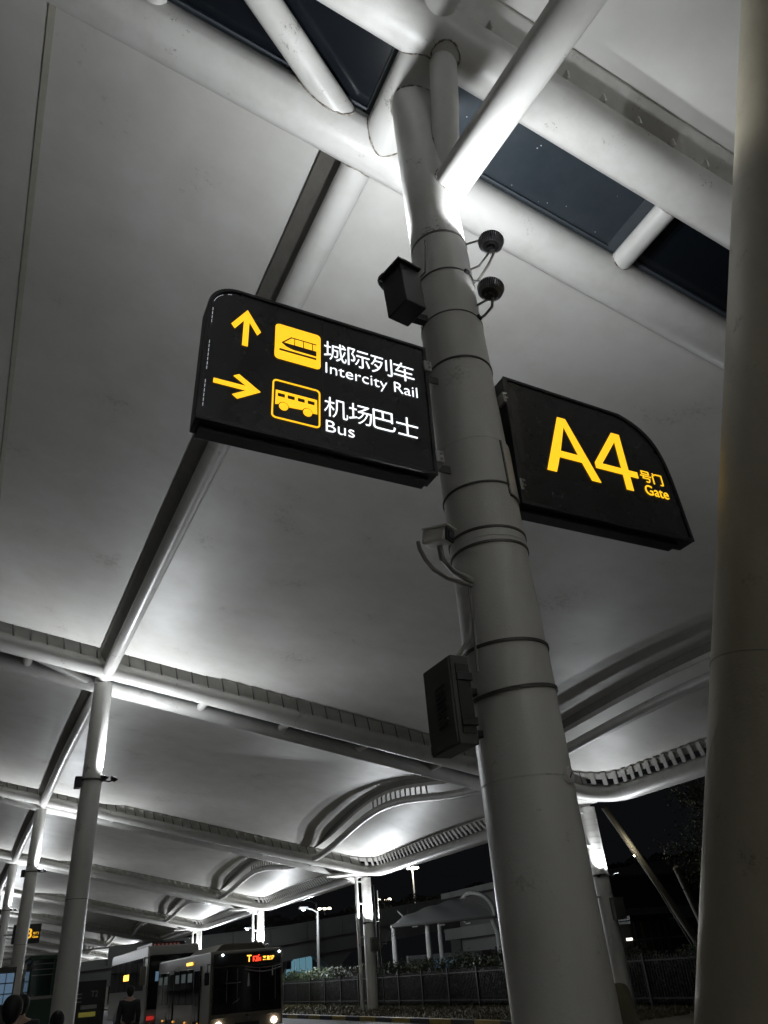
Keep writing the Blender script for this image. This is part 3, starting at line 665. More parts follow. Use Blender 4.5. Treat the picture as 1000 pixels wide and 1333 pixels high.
# equipment box on the left of the column
bx = thing('equipment_box', (2.2, 3.45, 5.6), 'small dark hooded box on the left of the column above the signs', 'equipment box')
rz = Matrix.Rotation(R_(12), 3, 'Z') @ Matrix.Rotation(R_(-4), 3, 'Y')
MB().box((1.98, 3.24, 5.66), (2.17, 3.46, 6.04), rz).build('case', BLACK, bx, .008)
MB().box((1.955, 3.215, 6.04), (2.175, 3.47, 6.065), rz, (2.075, 3.35, 5.85)).build('hood', BLACK, bx, .006)
MB().box((2.14, 3.48, 5.80), (2.37, 3.54, 5.86)).build('mount', CAST, bx)
MB().tube([(2.36, 3.38, 6.62), (2.34, 3.36, 6.5), (2.30, 3.36, 6.2), (2.2, 3.38, 6.05)], .008, 6).build('cable', BLACK, bx)
# security camera
sc = thing('security_camera', (2.3, 3.4, 3.72), 'small bullet security camera on a curved arm left of the column', 'security camera')
cr = Matrix.Rotation(R_(28), 3, 'Z') @ Matrix.Rotation(R_(10), 3, 'X'); pv = (2.06, 3.2, 3.70)
MB().box((2.005, 3.17, 3.655), (2.10, 3.33, 3.745), cr, pv).build('body', PAINT, sc, .015)
MB().box((2.0, 3.150, 3.742), (2.105, 3.33, 3.754), cr, pv).build('sun_visor', PAINT, sc, .003)
MB().box((2.010, 3.158, 3.660), (2.095, 3.172, 3.738), cr, pv).build('front_window', BLACK, sc, .006)
MB().box((2.030, 3.153, 3.680), (2.075, 3.159, 3.720), cr, pv).build('lens', BGLASS, sc)
MB().tube([(2.045, 3.25, 3.66), (2.05, 3.25, 3.60), (2.06, 3.26, 3.575)], .018, 12).build('swivel', ZINC, sc)
MB().tube([(2.055, 3.255, 3.585), (2.15, 3.31, 3.545), (2.34, 3.42, 3.56)], [.014, .016, .026], 12).build('arm', ZINC, sc)
MB().tube([(1.90, 3.24, 3.66), (1.905, 3.24, 3.61), (1.94, 3.25, 3.555), (2.0, 3.27, 3.51), (2.10, 3.30, 3.485), (2.22, 3.35, 3.50), (2.34, 3.42, 3.53)], .013, 12).build('conduit', CONDUIT, sc)
MB().tube([(2.335, 3.44, 3.52), (2.338, 3.45, 3.3), (2.325, 3.46, 3.0)], .009, 8).build('cable', CONDUIT, sc)

# control cabinet
cb = thing('control_cabinet', (2.1, 3.4, 2.5), 'grey green louvred control cabinet hung on the left of the column', 'cabinet')
MB().box((2.05, 3.30, 2.545), (2.165, 3.60, 3.02)).build('case', CABI, cb, .004)
MB().box((2.040, 3.31, 2.555), (2.052, 3.59, 3.01)).build('door', CABI, cb, .002)
for k in range(9): MB().box((2.034, 3.37, 2.66 + .026*k), (2.0405, 3.47, 2.669 + .026*k), Matrix.Rotation(R_(-6), 3, 'X')).build('louvre', GROOVE, cb)
MB().box((2.075, 3.292, 2.60), (2.155, 3.301, 2.97)).build('recess_shade_plate', GROOVE, cb)  # dark plate set slightly proud, its colour standing in for a shaded recess
for z in (2.66, 2.90): MB().box((2.16, 3.50, z - .02), (2.35, 3.56, z + .02)).build('mounting_rail', BLACK, cb, .003); MB().box((2.072, 3.283, z - .022), (2.168, 3.30, z + .022)).build('mounting_rail', BLACK, cb, .003)
MB().tube([(2.14, 3.45, 3.0), (2.20, 3.45, 3.08), (2.30, 3.46, 3.2), (2.33, 3.46, 3.36)], .012, 8).build('cable', CONDUIT, cb)

# leaning column
def lean_pt(t_): return Vector((2.5421, 2.8210, 0)).lerp(Vector((4.7759, 0.9355, 8.8154)), t_)
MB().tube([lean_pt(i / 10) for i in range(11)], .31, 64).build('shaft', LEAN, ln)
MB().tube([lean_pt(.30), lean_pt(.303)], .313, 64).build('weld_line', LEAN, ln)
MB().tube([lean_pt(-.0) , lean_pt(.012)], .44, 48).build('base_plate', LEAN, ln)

# ------------------------------------------------------------------ inner row columns
def inner_column(k):
    n = k; x = rx(X1, yc(n, X1)) ; y = yc(n, X1)
    lab = 'tall round white column, %s in the row behind the A4 column' % ORD[k - 1]
    t = thing('canopy_column', (x, y, 0), lab, 'column', 'inner row of round canopy columns')
    sg = 40 if k < 3 else 16
    MB().tube([(x, y, 0), (x, y, 6.42)], [.275, .255], sg).build('shaft', SHAFT, t)
    MB().tube([(x, y, 6.42), (x, y, 9.05)], [.253, .245], sg).build('shaft_head', PAINT, t)
    ring(6.42, .256, .02, .05, STRAP, 'collar', c=(x, y), par=t, seg=sg)
    if k < 4: ring(3.6, .262, .004, .012, STRAP, 'weld_line', c=(x, y), par=t, seg=sg)
    b = tag(MB().box((x - .42, y - .16, 6.22), (x - .26, y + .1, 6.50)).build('equipment_box', BLACK, None, .01), 'black box clamped on the left of the %s inner column' % ORD[k-1], 'equipment box', 'black boxes on the inner columns')
    f = thing('floodlight', (x + .35, y - .1, 6.4), 'pair of small black floodlights on the %s inner column' % ORD[k-1], 'floodlight', 'floodlight pairs on the inner columns')
    MB().tube([(x + .25, y - .05, 6.42), (x + .42, y - .15, 6.38), (x + .52, y - .2, 6.40)], .02, 6).build('arm', CAST, f)
    for (dx, dz, tl) in ((.30, .03, .4), (.54, .0, .9)):
        c = Vector((x + dx, y - .16, 6.45 + dz)); d = Vector((tl * .5, -.1, 1)).normalized()
        MB().tube([c - d*.07, c - d*.02, c + d*.03], [.05, .09, .11], 16).build('lamp_head', CAST, f)
        MB().tube([c + d*.031, c + d*.034], [.09, .09], 16).build('lens', LENS, f)
    spot((x + .50, y - .20, 6.56), (x + .52, y - 2.2, 8.6), LAMP_W * 2.2, 165, .6)
for k in range(1, NB): inner_column(k)
def back_flood(x, y, z, label, pw):
    f = thing('floodlight', (x, y, z), label, 'floodlight', 'floodlights on the far side of the inner columns')
    MB().tube([(x, y - .2, z - .06), (x, y, z - .05)], .02, 6).build('arm', CAST, f)
    c = Vector((x, y, z)); d = Vector((0, 0, 1))
    MB().tube([c - d*.07, c - d*.02, c + d*.03], [.05, .09, .11], 16).build('lamp_head', CAST, f)
    MB().tube([c + d*.031, c + d*.034], [.09, .09], 16).build('lens', LENS, f)
    spot((x, y, z + .06), (x, y + .1, z + 2), pw, 177, .45)
back_flood(2.34, 3.98, 6.75, 'floodlight on the far side of the A4 column', LAMP_W * .95)
for k in range(1, NB):
    y = yc(k, X1); x = rx(X1, y); back_flood(x - .1, y + .46, 6.5, 'floodlight on the far side of the %s inner column' % ORD[k-1], LAMP_W * .45)
# column repeated behind the camera; its unseen, much stronger flood is added as fill
pc = thing('canopy_column', (2.9, -14.7, 0), 'round canopy column one bay behind the camera', 'column', 'inner row of round canopy columns')
MB().tube([(2.9, -14.7, 0), (2.9, -14.7, 9.0)], [.27, .245], 32).build('shaft', SHAFT, pc)
back_flood(2.9, -14.2, 6.5, 'added unseen fill floodlight on the column one bay behind the camera', LAMP_W * 13)

# ------------------------------------------------------------------ outer row supports
def edge_column(k):
    x, y = 17.42, yc(k, 17.42); 
    t = thing('edge_column', (x, y, 0), 'slim white edge column with drainpipe, %s along the road from the A4 side' % (ORD[k - 1] if k > 0 else ('beside the A4 bay', 'behind the camera')[-k]), 'column', 'outer row of canopy columns along the verge')
    sg = 24 if k < 4 else 12
    MB().tube([(x, y, 0), (x, y, 3.60)], .25, sg).build('shaft', SHAFT, t)
    MB().tube([(x, y, 3.60), (x, y, 5.62)], .245, sg).build('shaft_head', PAINT, t)
    ring(3.6, .25, .03, .06, STRAP, 'collar', c=(x, y), par=t, seg=sg)
    if k < 5:
        for j in range(10): ring(3.8 + .18*j, .245, .003, .02, FASC, 'sleeve_joint', c=(x, y), par=t, seg=sg)
    MB().tube([(x - .56, y - .05, 0), (x - .56, y - .05, 5.66)], .085, 12).build('drainpipe', PAINT, t)
    for z in (4.45, 5.45, 3.0): MB().box((x - .54, y - .09, z - .03), (x - .2, y - .02, z + .03)).build('pipe_clamp', PAINT, t)
    MB().box((x - .06, y - .42, 2.35), (x + .34, y - .24, 2.95)).build('junction_box', CABI, t, .01)
    if k == 2: MB().tube([(x + .52, y - .2, .0), (x + .52, y - .2, 5.0)], .03, 8).build('cable_conduit', STRAP, t)
    f = thing('floodlight', (x + .3, y - .1, 3.6), 'small floodlight on the %s edge column' % (ORD[k-1] if k > 0 else ('nearest', 'rearmost')[-k]), 'floodlight', 'floodlights on the edge columns')
    MB().tube([(x + .2, y - .1, 3.56), (x + .42, y - .3, 3.54)], .02, 6).build('arm', CAST, f)
    c = Vector((x + .36, y - .34, 3.58)); d = Vector((-.1, .05, 1)).normalized()
    MB().tube([c - d*.06, c - d*.01, c + d*.03], [.04, .08, .10], 14).build('lamp_head', CAST, f)
    MB().tube([c + d*.031, c + d*.034], [.08, .08], 14).build('lens', LENS, f)
    c2 = Vector((x - .36, y - .34, 3.58))
    MB().tube([c2 - d*.06, c2 - d*.01, c2 + d*.03], [.04, .08, .10], 14).build('lamp_head', CAST, f)
    spot((x + .36, y - .34, 3.66), (x + .3, y - 2.0, 6), EDGE_W * (1.5 if k > 1 else .42), 172, .2); spot((x - .36, y - .34, 3.66), (x - .6, y - 2.2, 6), EDGE_W * (1.5 if k > 1 else .42), 172, .2)
for k in range(-1, NB): edge_column(k)
# ------------------------------------------------------------------ distant viaduct
vd = thing('viaduct', (60, 92, 0), 'long concrete road viaduct climbing to the right in the distance', 'viaduct')
def vz(x): return 4.9 + (x - 30) * .098 if x > 30 else 4.9 - (30 - x) * .05
def strip_prism(xs, y0, y1, f0, f1, name, mat, par):
    m = MB(); n = len(xs)
    vs = [(x, y, f(x)) for y in (y0, y1) for f in (f0, f1) for x in xs]
    a, b, c, d = 0, n, 2*n, 3*n
    fs = []
    for i in range(n-1): fs += [(a+i, a+i+1, b+i+1, b+i), (c+i, d+i, d+i+1, c+i+1), (a+i, c+i, c+i+1, a+i+1), (b+i, b+i+1, d+i+1, d+i)]
    fs += [(a, b, d, c), (a+n-1, c+n-1, d+n-1, b+n-1)]
    m.add(vs, fs); return m.build(name, mat, par)
vx = [-5 + 6*i for i in range(32)]
strip_prism(vx, 90, 102, lambda x: vz(x) - .35, lambda x: vz(x) + .45, 'deck', CONC, vd)
strip_prism(vx, 92.5, 99.5, lambda x: vz(x) - 1.9, lambda x: vz(x) - .35, 'girder', CONC, vd)
for i in range(30):
    x = 12 + 4.2*i
    strip_prism([x, x + 4.12], 89.75, 89.98, lambda q: vz(q) - .15, lambda q: vz(q) + 1.35, 'parapet_panel', CONC, vd)
strip_prism(vx, 89.7, 90.0, lambda x: vz(x) + 1.36, lambda x: vz(x) + 1.5, 'coping', CONC, vd)
for x in (20, 38, 56, 74, 92, 112):
    MB().prism([(x - .9, 0), (x + .9, 0), (x + .9, vz(x) - 3.2), (x + 2.4, vz(x) - 1.9), (x - 2.4, vz(x) - 1.9), (x - .9, vz(x) - 3.2)], 94.5, 97).build('pier', CONC, vd)
# dark planting along the viaduct top
hm = MB(); rnd = random.Random(12)
for i in range(5200):
    x = rnd.uniform(24, 100); h = .4 + .9 * abs(math.sin(x*.7) * math.sin(x*.23 + 1)); z = vz(x) + 1.4 + rnd.random() * h; y = 90.6 + rnd.uniform(-.4, .5); s_ = rnd.uniform(.08, .2); a = rnd.uniform(0, 6.3)
    hm.add([(x - s_, y, z), (x + s_*math.cos(a), y + s_*math.sin(a), z + s_), (x + s_, y, z - s_*.5)], [(0,1,2)])
tag(hm.build('viaduct_planting', principled('dark planting', (.012, .016, .008), .9)), 'dark bushes growing along the top of the viaduct parapet', 'plants', kind='stuff')

# ------------------------------------------------------------------ street lamps
POLE = principled('dull lamp post grey', (.10, .10, .098), .6)
def street_lamp(x, y, h, kind, label, z0=0, mat=E_COOL, sc=1.0, light=0, CONDUIT=POLE):
    t = thing('street_lamp', (x, y, z0), label, 'street lamp', 'street lamps beyond the canopy')
    MB().tube([(x, y, z0), (x, y, z0 + h)], [.11*sc, .07*sc], 10).build('pole', CONDUIT, t)
    if kind == 'flood':
        MB().box((x - .8, y - .08, z0 + h - .05), (x + .8, y + .08, z0 + h + .05)).build('crossbar', CONDUIT, t)
        for dx in (-.75, -.1, .55):
            MB().box((x + dx - .16, y - .3, z0 + h + .05), (x + dx + .26, y + .05, z0 + h + .30)).build('lamp_housing', CAST, t)
            MB().box((x + dx - .12, y - .33, z0 + h + .07), (x + dx + .22, y - .305, z0 + h + .26)).build('lamp_glass', mat, t)
    elif kind == 'arm':
        MB().tube([(x, y, z0 + h - .1), (x - .4, y, z0 + h + .12), (x - .8, y, z0 + h + .2)], [.05, .045, .04], 8).build('arm', CONDUIT, t)
        MB().box((x - 1.3, y - .14, z0 + h + .16), (x - .7, y + .14, z0 + h + .28)).build('lamp_housing', CAST, t)
        MB().sphere((x - 1.0, y, z0 + h + .12), .09, 10, 6, (1.4, 1, .6)).build('lamp_glass', mat, t)
    elif kind == 'dark':
        MB().tube([(x, y, z0 + h - .1), (x - .5, y, z0 + h + .12), (x - 1.1, y, z0 + h + .15)], [.05, .045, .04], 8).build('arm', CONDUIT, t)
        MB().box((x - 1.5, y - .12, z0 + h + .1), (x - 1.0, y + .12, z0 + h + .2)).build('lamp_housing', CAST, t)
    if light:
        l = bpy.data.lights.new('street_light', 'POINT'); l.energy = light; l.color = (1, .93, .8) if mat is E_STREET else (.88, .95, 1); l.shadow_soft_size = .2
        o = bpy.data.objects.new('street_light', l); COL.objects.link(o); o.location = (x - (1.0 if kind == 'arm' else 0), y - 1.2, z0 + h - (.05 if kind == 'arm' else -.2))
street_lamp(49.9, 96, 5.4, 'flood', 'tall street lamp with a row of yellowish floodlights above the viaduct', 7.0, E_STREET, 1.3, 3500)
street_lamp(44.6, 94, 1.6, 'flood', 'low yellowish lamps just above the viaduct parapet', 7.1, E_STREET, 1, 0)
street_lamp(38.2, 98, 3.1, 'flood', 'yellowish lamps above the viaduct beyond the drainpipe column', 5.2, E_STREET, 1.2, 0)
street_lamp(20.2, 53.0, 5.2, 'arm', 'cool white street lamp left of the hedge, with the brightest head', 0, E_COOL, 1, 1000)
street_lamp(26.4, 69.5, 7.0, 'dark', 'unlit slender street lamp left of the second edge column', 0, E_COOL, .9)
street_lamp(20.6, 44.6, 5.85, 'dark', 'slim lamp post right beside the second edge column', 0, E_COOL, .8)
street_lamp(23.4, 77, 5.5, 'arm', 'cool white street lamp left of the third edge column', 0, E_COOL, 1.1, 700)
street_lamp(24.9, 96, 5.7, 'arm', 'cool white street lamp over the city bus roof', 0, E_COOL, 1.2, 0)
street_lamp(27.2, 118, 6.9, 'arm', 'farthest cool white street lamp over the coach roof', 0, E_COOL, 1.3, 0)

# ------------------------------------------------------------------ covered walkway
wk = thing('walkway_shelter', (30, 54, 0), 'arched white walkway roof on round posts beyond the hedge', 'shelter')
def wfn(u, v):
    x = 26.0 + 8.7 * u; w_ = v + (0 if v else 0)
    depth = .5 + 4.6 * u ** .6; h = .12 + 1.45 * u ** .7
    return (x + .9 * v * (1 - u), 54.0 + depth * v, 4.1 + u * .28 + h * (1 - (1 - v) ** 1.5) + .10*math.sin(u*math.pi*3) ** 2 * v)
MB().sheet(wfn, 24, 10, .06).build('roof_fabric', principled('shelter fabric', (.8, .8, .77), .7), wk)
MB().tube([(26.0 + .86*i, 53.95, 4.06 + .025*i) for i in range(11)], .09, 12).build('eave_tube', PAINT, wk)
MB().tube([(34.7, 53.9, 4.3)] + [(34.7 + .1*math.sin(a), 54.0 + 3.8*(1 - math.cos(a)), 4.35 + 1.9*math.sin(a)) for a in [math.pi/2*i/10 for i in range(11)]] + [(34.7, 60.5, 5.2)], .16, 12).build('end_arch', PAINT, wk)
for k in range(12):
    a = math.pi/2*k/11; MB().tube([(34.62, 54 + 3.8*(1 - math.cos(a)), 4.3 + 1.9*math.sin(a)), (34.9, 54 + 3.9*(1 - math.cos(a)), 4.5 + 1.95*math.sin(a))], .025, 6).build('lacing_peg', PAINT, wk)
for (x, y, r) in ((26.3, 54.2, .17), (29.0, 54.2, .19), (34.9, 54.2, .22), (31.8, 57.5, .16)):
    MB().tube([(x, y, 0), (x, y, 3.2), (x + (.0 if x < 33 else -.35), y, 4.2)], [r*1.1, r, r*.8], 16).build('post', PAINT, wk)
for x in (28.1, 30.3, 32.5): MB().tube([(x, 53.95, 4.0), (x, 54.6, 4.0), (x, 57, 5.2)], .05, 8).build('bracing', PAINT, wk)
MB().box((30.2, 60, .2), (42, 60.3, 2.3)).build('back_wall', CONC, wk)
tw = tag(MB().box((31.0, 57.9, 1.3), (33.2, 58.0, 1.85)).build('lit_window_strip', E_BLUE), 'low blue lit window strip behind the walkway posts', 'window')
# teal arched glazing far off
vg = thing('glazed_vault', (34.5, 98, 0), 'small distant arched teal lit glass roof above the hedge', 'glass roof')
for i in range(7):
    a0, a1 = math.pi/2*i/7, math.pi/2*(i+1)/7 - .03
    MB().prism([(33.0 + 3.6*(1 - math.cos(a0)), 1.6), (33.0 + 3.6*(1 - math.cos(a1)), 1.6), (33.0 + 3.6*(1 - math.cos(a1)), 1.6 + 2.5*math.sin(a1)), (33.0 + 3.6*(1 - math.cos(a0)), 1.6 + 2.5*math.sin(a0))], 98, 98.1).build('glass_pane', E_TEAL, vg)
MB().tube([(33.0 + 3.6*(1 - math.cos(a)), 97.9, 1.6 + 2.5*math.sin(a)) for a in [math.pi/2*i/10 for i in range(11)]], .09, 8).build('arch_rim', PAINT, vg)

# ------------------------------------------------------------------ hedge and railing
def leaf_mass(name, boxes, n, size, mat, label, seed, cat='hedge'):
    rnd = random.Random(seed); m = MB(); tot = sum((b[1]-b[0])*(b[3]-b[2]) for b in boxes)
    for (x0, x1, y0, y1, z0, z1) in boxes:
        cnt = int(n * (x1-x0)*(y1-y0)/tot)
        for i in range(cnt):
            y = y0 + (y1 - y0) * rnd.random(); x = x0 + (x1 - x0) * rnd.random() ** 1.8
            top = z1 + .14*math.sin(y*1.7) + .10*math.sin(y*4.1 + 1) + .08*math.sin(y*9.3)
            z = z0 + (top - z0) * (1 - rnd.random() ** 1.7) + rnd.uniform(-.03, .08); 
            if rnd.random() < .06: z += rnd.uniform(0, .22)
            s_ = size * rnd.uniform(.6, 1.5); d = Vector((rnd.gauss(0, 1), rnd.gauss(0, 1), rnd.gauss(0, 1))).normalized(); e = d.orthogonal().normalized(); c = Vector((x, y, z))
            m.add([c - d*s_, c + e*s_*.45, c + d*s_, c - e*s_*.45], [(0,1,2,3)])
    o = m.build(name, mat); return tag(o, label, cat, kind='stuff')
leaf_mass('hedge', [(19.5, 20.9, 24, 60, .05, 1.65)], 30000, .07, HLEAF, 'dark clipped hedge behind the railing left of the A4 column', 5)
leaf_mass('hedge', [(19.5, 20.9, 14, 24, .05, 1.32)], 9000, .06, HLEAF, 'dark clipped hedge behind the railing right of the A4 column', 6)
tag(MB().box((19.9, 12, .05), (20.9, 60, 1.25)).build('hedge_core', principled('hedge shade', (.01, .013, .007), .9)), 'dark solid core standing in for the shade inside the hedge', 'hedge', kind='stuff')  # near-black core box, the hedge's inner shade put into its colour
def railing(y0, y1, label):
    t = thing('railing', (19.1, y0, 0), label, 'railing'); b = MB(); y = y0
    while y < y1: b.box((19.09, y - .012, .1), (19.115, y + .012, 1.36)); y += .125
    tag(b.build('bars', BLACK, t), kind='stuff')
    for z in (.22, 1.22): MB().box((19.08, y0, z - .02), (19.125, y1, z + .02)).build('rail', BLACK, t)
    y = y0
    while y < y1 + .1: MB().box((19.06, y - .04, 0), (19.14, y + .04, 1.42)).build('post', BLACK, t); y += 2.5
railing(14, 29, 'black steel railing in front of the hedge near the first edge column')
railing(29.2, 59.2, 'black steel railing in front of the hedge beyond the A4 column')

# ------------------------------------------------------------------ tree
def tree(x, y, h, r, label, seed, cz, base=.12):
    t = thing('tree', (x, y, 0), label, 'tree'); rnd = random.Random(seed)
    MB().tube([(x, y, 0), (x + .1, y, h*.3), (x - .05, y + .1, h*.55), (x, y, h*.8)], [base, base*.8, base*.5, base*.2], 10).build('trunk', BARK, t)
    m = MB(); clumps = []; lm = MB()
    for k in range(34):
        a = rnd.uniform(0, 6.28); rr = r * rnd.random() ** .5; zz_ = cz + rnd.uniform(-1, 1) * (h - cz) * .95
        rr *= math.sqrt(max(.1, 1 - ((zz_ - cz) / (h - cz)) ** 2)); clumps.append(Vector((x + rr*math.cos(a), y + rr*math.sin(a), zz_)))
        if k < 16: m.tube([(x, y, max(1, zz_ - 1.4)), (x + rr*.5*math.cos(a), y + rr*.5*math.sin(a), zz_ - .4), clumps[-1]], [.04, .025, .01], 5)
    m.build('limbs', BARK, t)
    for c in clumps:
        for i in range(190):
            p_ = c + Vector((rnd.gauss(0, .36), rnd.gauss(0, .36), rnd.gauss(0, .28))); s_ = rnd.uniform(.04, .085)
            d = Vector((rnd.gauss(0, 1), rnd.gauss(0, 1), rnd.gauss(0, 1))).normalized(); e = d.orthogonal().normalized()
            lm.add([p_ - d*s_, p_ + e*s_*.5, p_ + d*s_, p_ - e*s_*.5], [(0,1,2,3)])
    lm.build('crown', LEAF, t); return t
tree(25.6, 23.2, 7.6, 1.7, 'leafy street tree beside the leaning column, lit on its upper leaves', 21, 5.2)
# bare twigs behind the second edge column
bt = thing('bare_tree', (21.3, 46, 0), 'thin bare branches behind the second edge column', 'tree'); rnd = random.Random(8); tm = MB()
def twig(p, d, L, r, dep):
    q = p + d * L; tm.tube([p, (p + q) / 2 + Vector((rnd.gauss(0, L*.06),) * 3), q], [r, r*.8, r*.55], 5)
    if dep:
        for k in range(3):
            nd_ = (d + Vector((rnd.gauss(0, .6), rnd.gauss(0, .6), rnd.gauss(.1, .35)))).normalized(); twig(q if k else (p+q)/2, nd_, L*.7, r*.6, dep - 1)
twig(Vector((20.9, 46, 1.2)), Vector((-.1, .1, 1)).normalized(), 1.5, .05, 5)
tm.build('branches', BARK, bt)

# ------------------------------------------------------------------ gatehouse and sloping mast on the right
ms = thing('sloping_mast', (30.4, 31, 0), 'pale tube mast leaning to the right beyond the railing with a small lamp on it', 'mast')
MB().tube([(24.5, 28, 7.1), (28.3, 29.5, 3.6), (31.2, 30.7, .9)], [.13, .16, .18], 16).build('tube', CONDUIT, ms)
MB().sphere((25.95, 28.35, 5.08), .035, 10, 6).build('lamp', E_STREET, ms)
l = bpy.data.lights.new('mast_light', 'POINT'); l.energy = 18; l.color = (1, .88, .6); l.shadow_soft_size = .05
o = bpy.data.objects.new('mast_light', l); COL.objects.link(o); o.location = (25.9, 28.1, 5.2)
MB().tube([(26.3, 28.6, 5.3), (29.9, 30.2, 1.5)], .04, 8).build('stay', CONDUIT, ms)
m2 = thing('sloping_mast', (28.2, 27, 0), 'second short mast leaning beside the street tree trunk', 'mast')
MB().tube([(26.5, 26.6, 4.4), (28.5, 27.4, .8)], [.12, .17], 14).build('tube', CONDUIT, m2)
gh = thing('gatehouse', (32, 38, 0), 'pale boxy gatehouse with a dark shutter beyond the railing', 'hut')
MB().box((31.4, 38, 0), (33.3, 41, 2.75)).build('side_wall', CONC, gh); MB().box((33.32, 37.9, 0), (36.3, 41, 2.9)).build('shutter', CABI, gh)
MB().box((33.1, 37.6, 2.92), (36.6, 41.2, 3.15)).build('roof_slab', BLACK, gh, .02)
for k in range(5): MB().box((33.45 + .57*k, 37.86, .1), (33.50 + .57*k, 37.895, 2.8)).build('shutter_rib', CONDUIT, gh)
for z in (.75, 1.9): MB().box((30.2, 36.9, z), (37.5, 36.96, z + .06)).build('guard_rail', CONDUIT, gh)
MB().box((31.9, 36.85, 1.93), (32.3, 36.89, 2.05)).build('lamp', emitter('bulkhead lamp', (1, .95, .85), 2.2), gh)
ob = thing('office_block', (60, 60, 0), 'low dark building with horizontal ledges far behind the gatehouse', 'building')
MB().box((41, 55, 0), (75, 70, 3.4)).build('wall', CONC, ob); MB().box((39.5, 53.5, 3.42), (76, 70.5, 4.3)).build('ledge', CONC, ob); MB().box((41, 56, 4.32), (75, 70, 6.8)).build('upper_wall', CABI, ob); MB().box((39.5, 54, 6.82), (76, 70.5, 7.3)).build('roof', CONC, ob)
for i in range(12): MB().box((41.6 + 2.7*i, 54.96, 1.2), (43.6 + 2.7*i, 54.99, 2.9)).build('window', BGLASS if i % 3 else E_TEAL, ob)

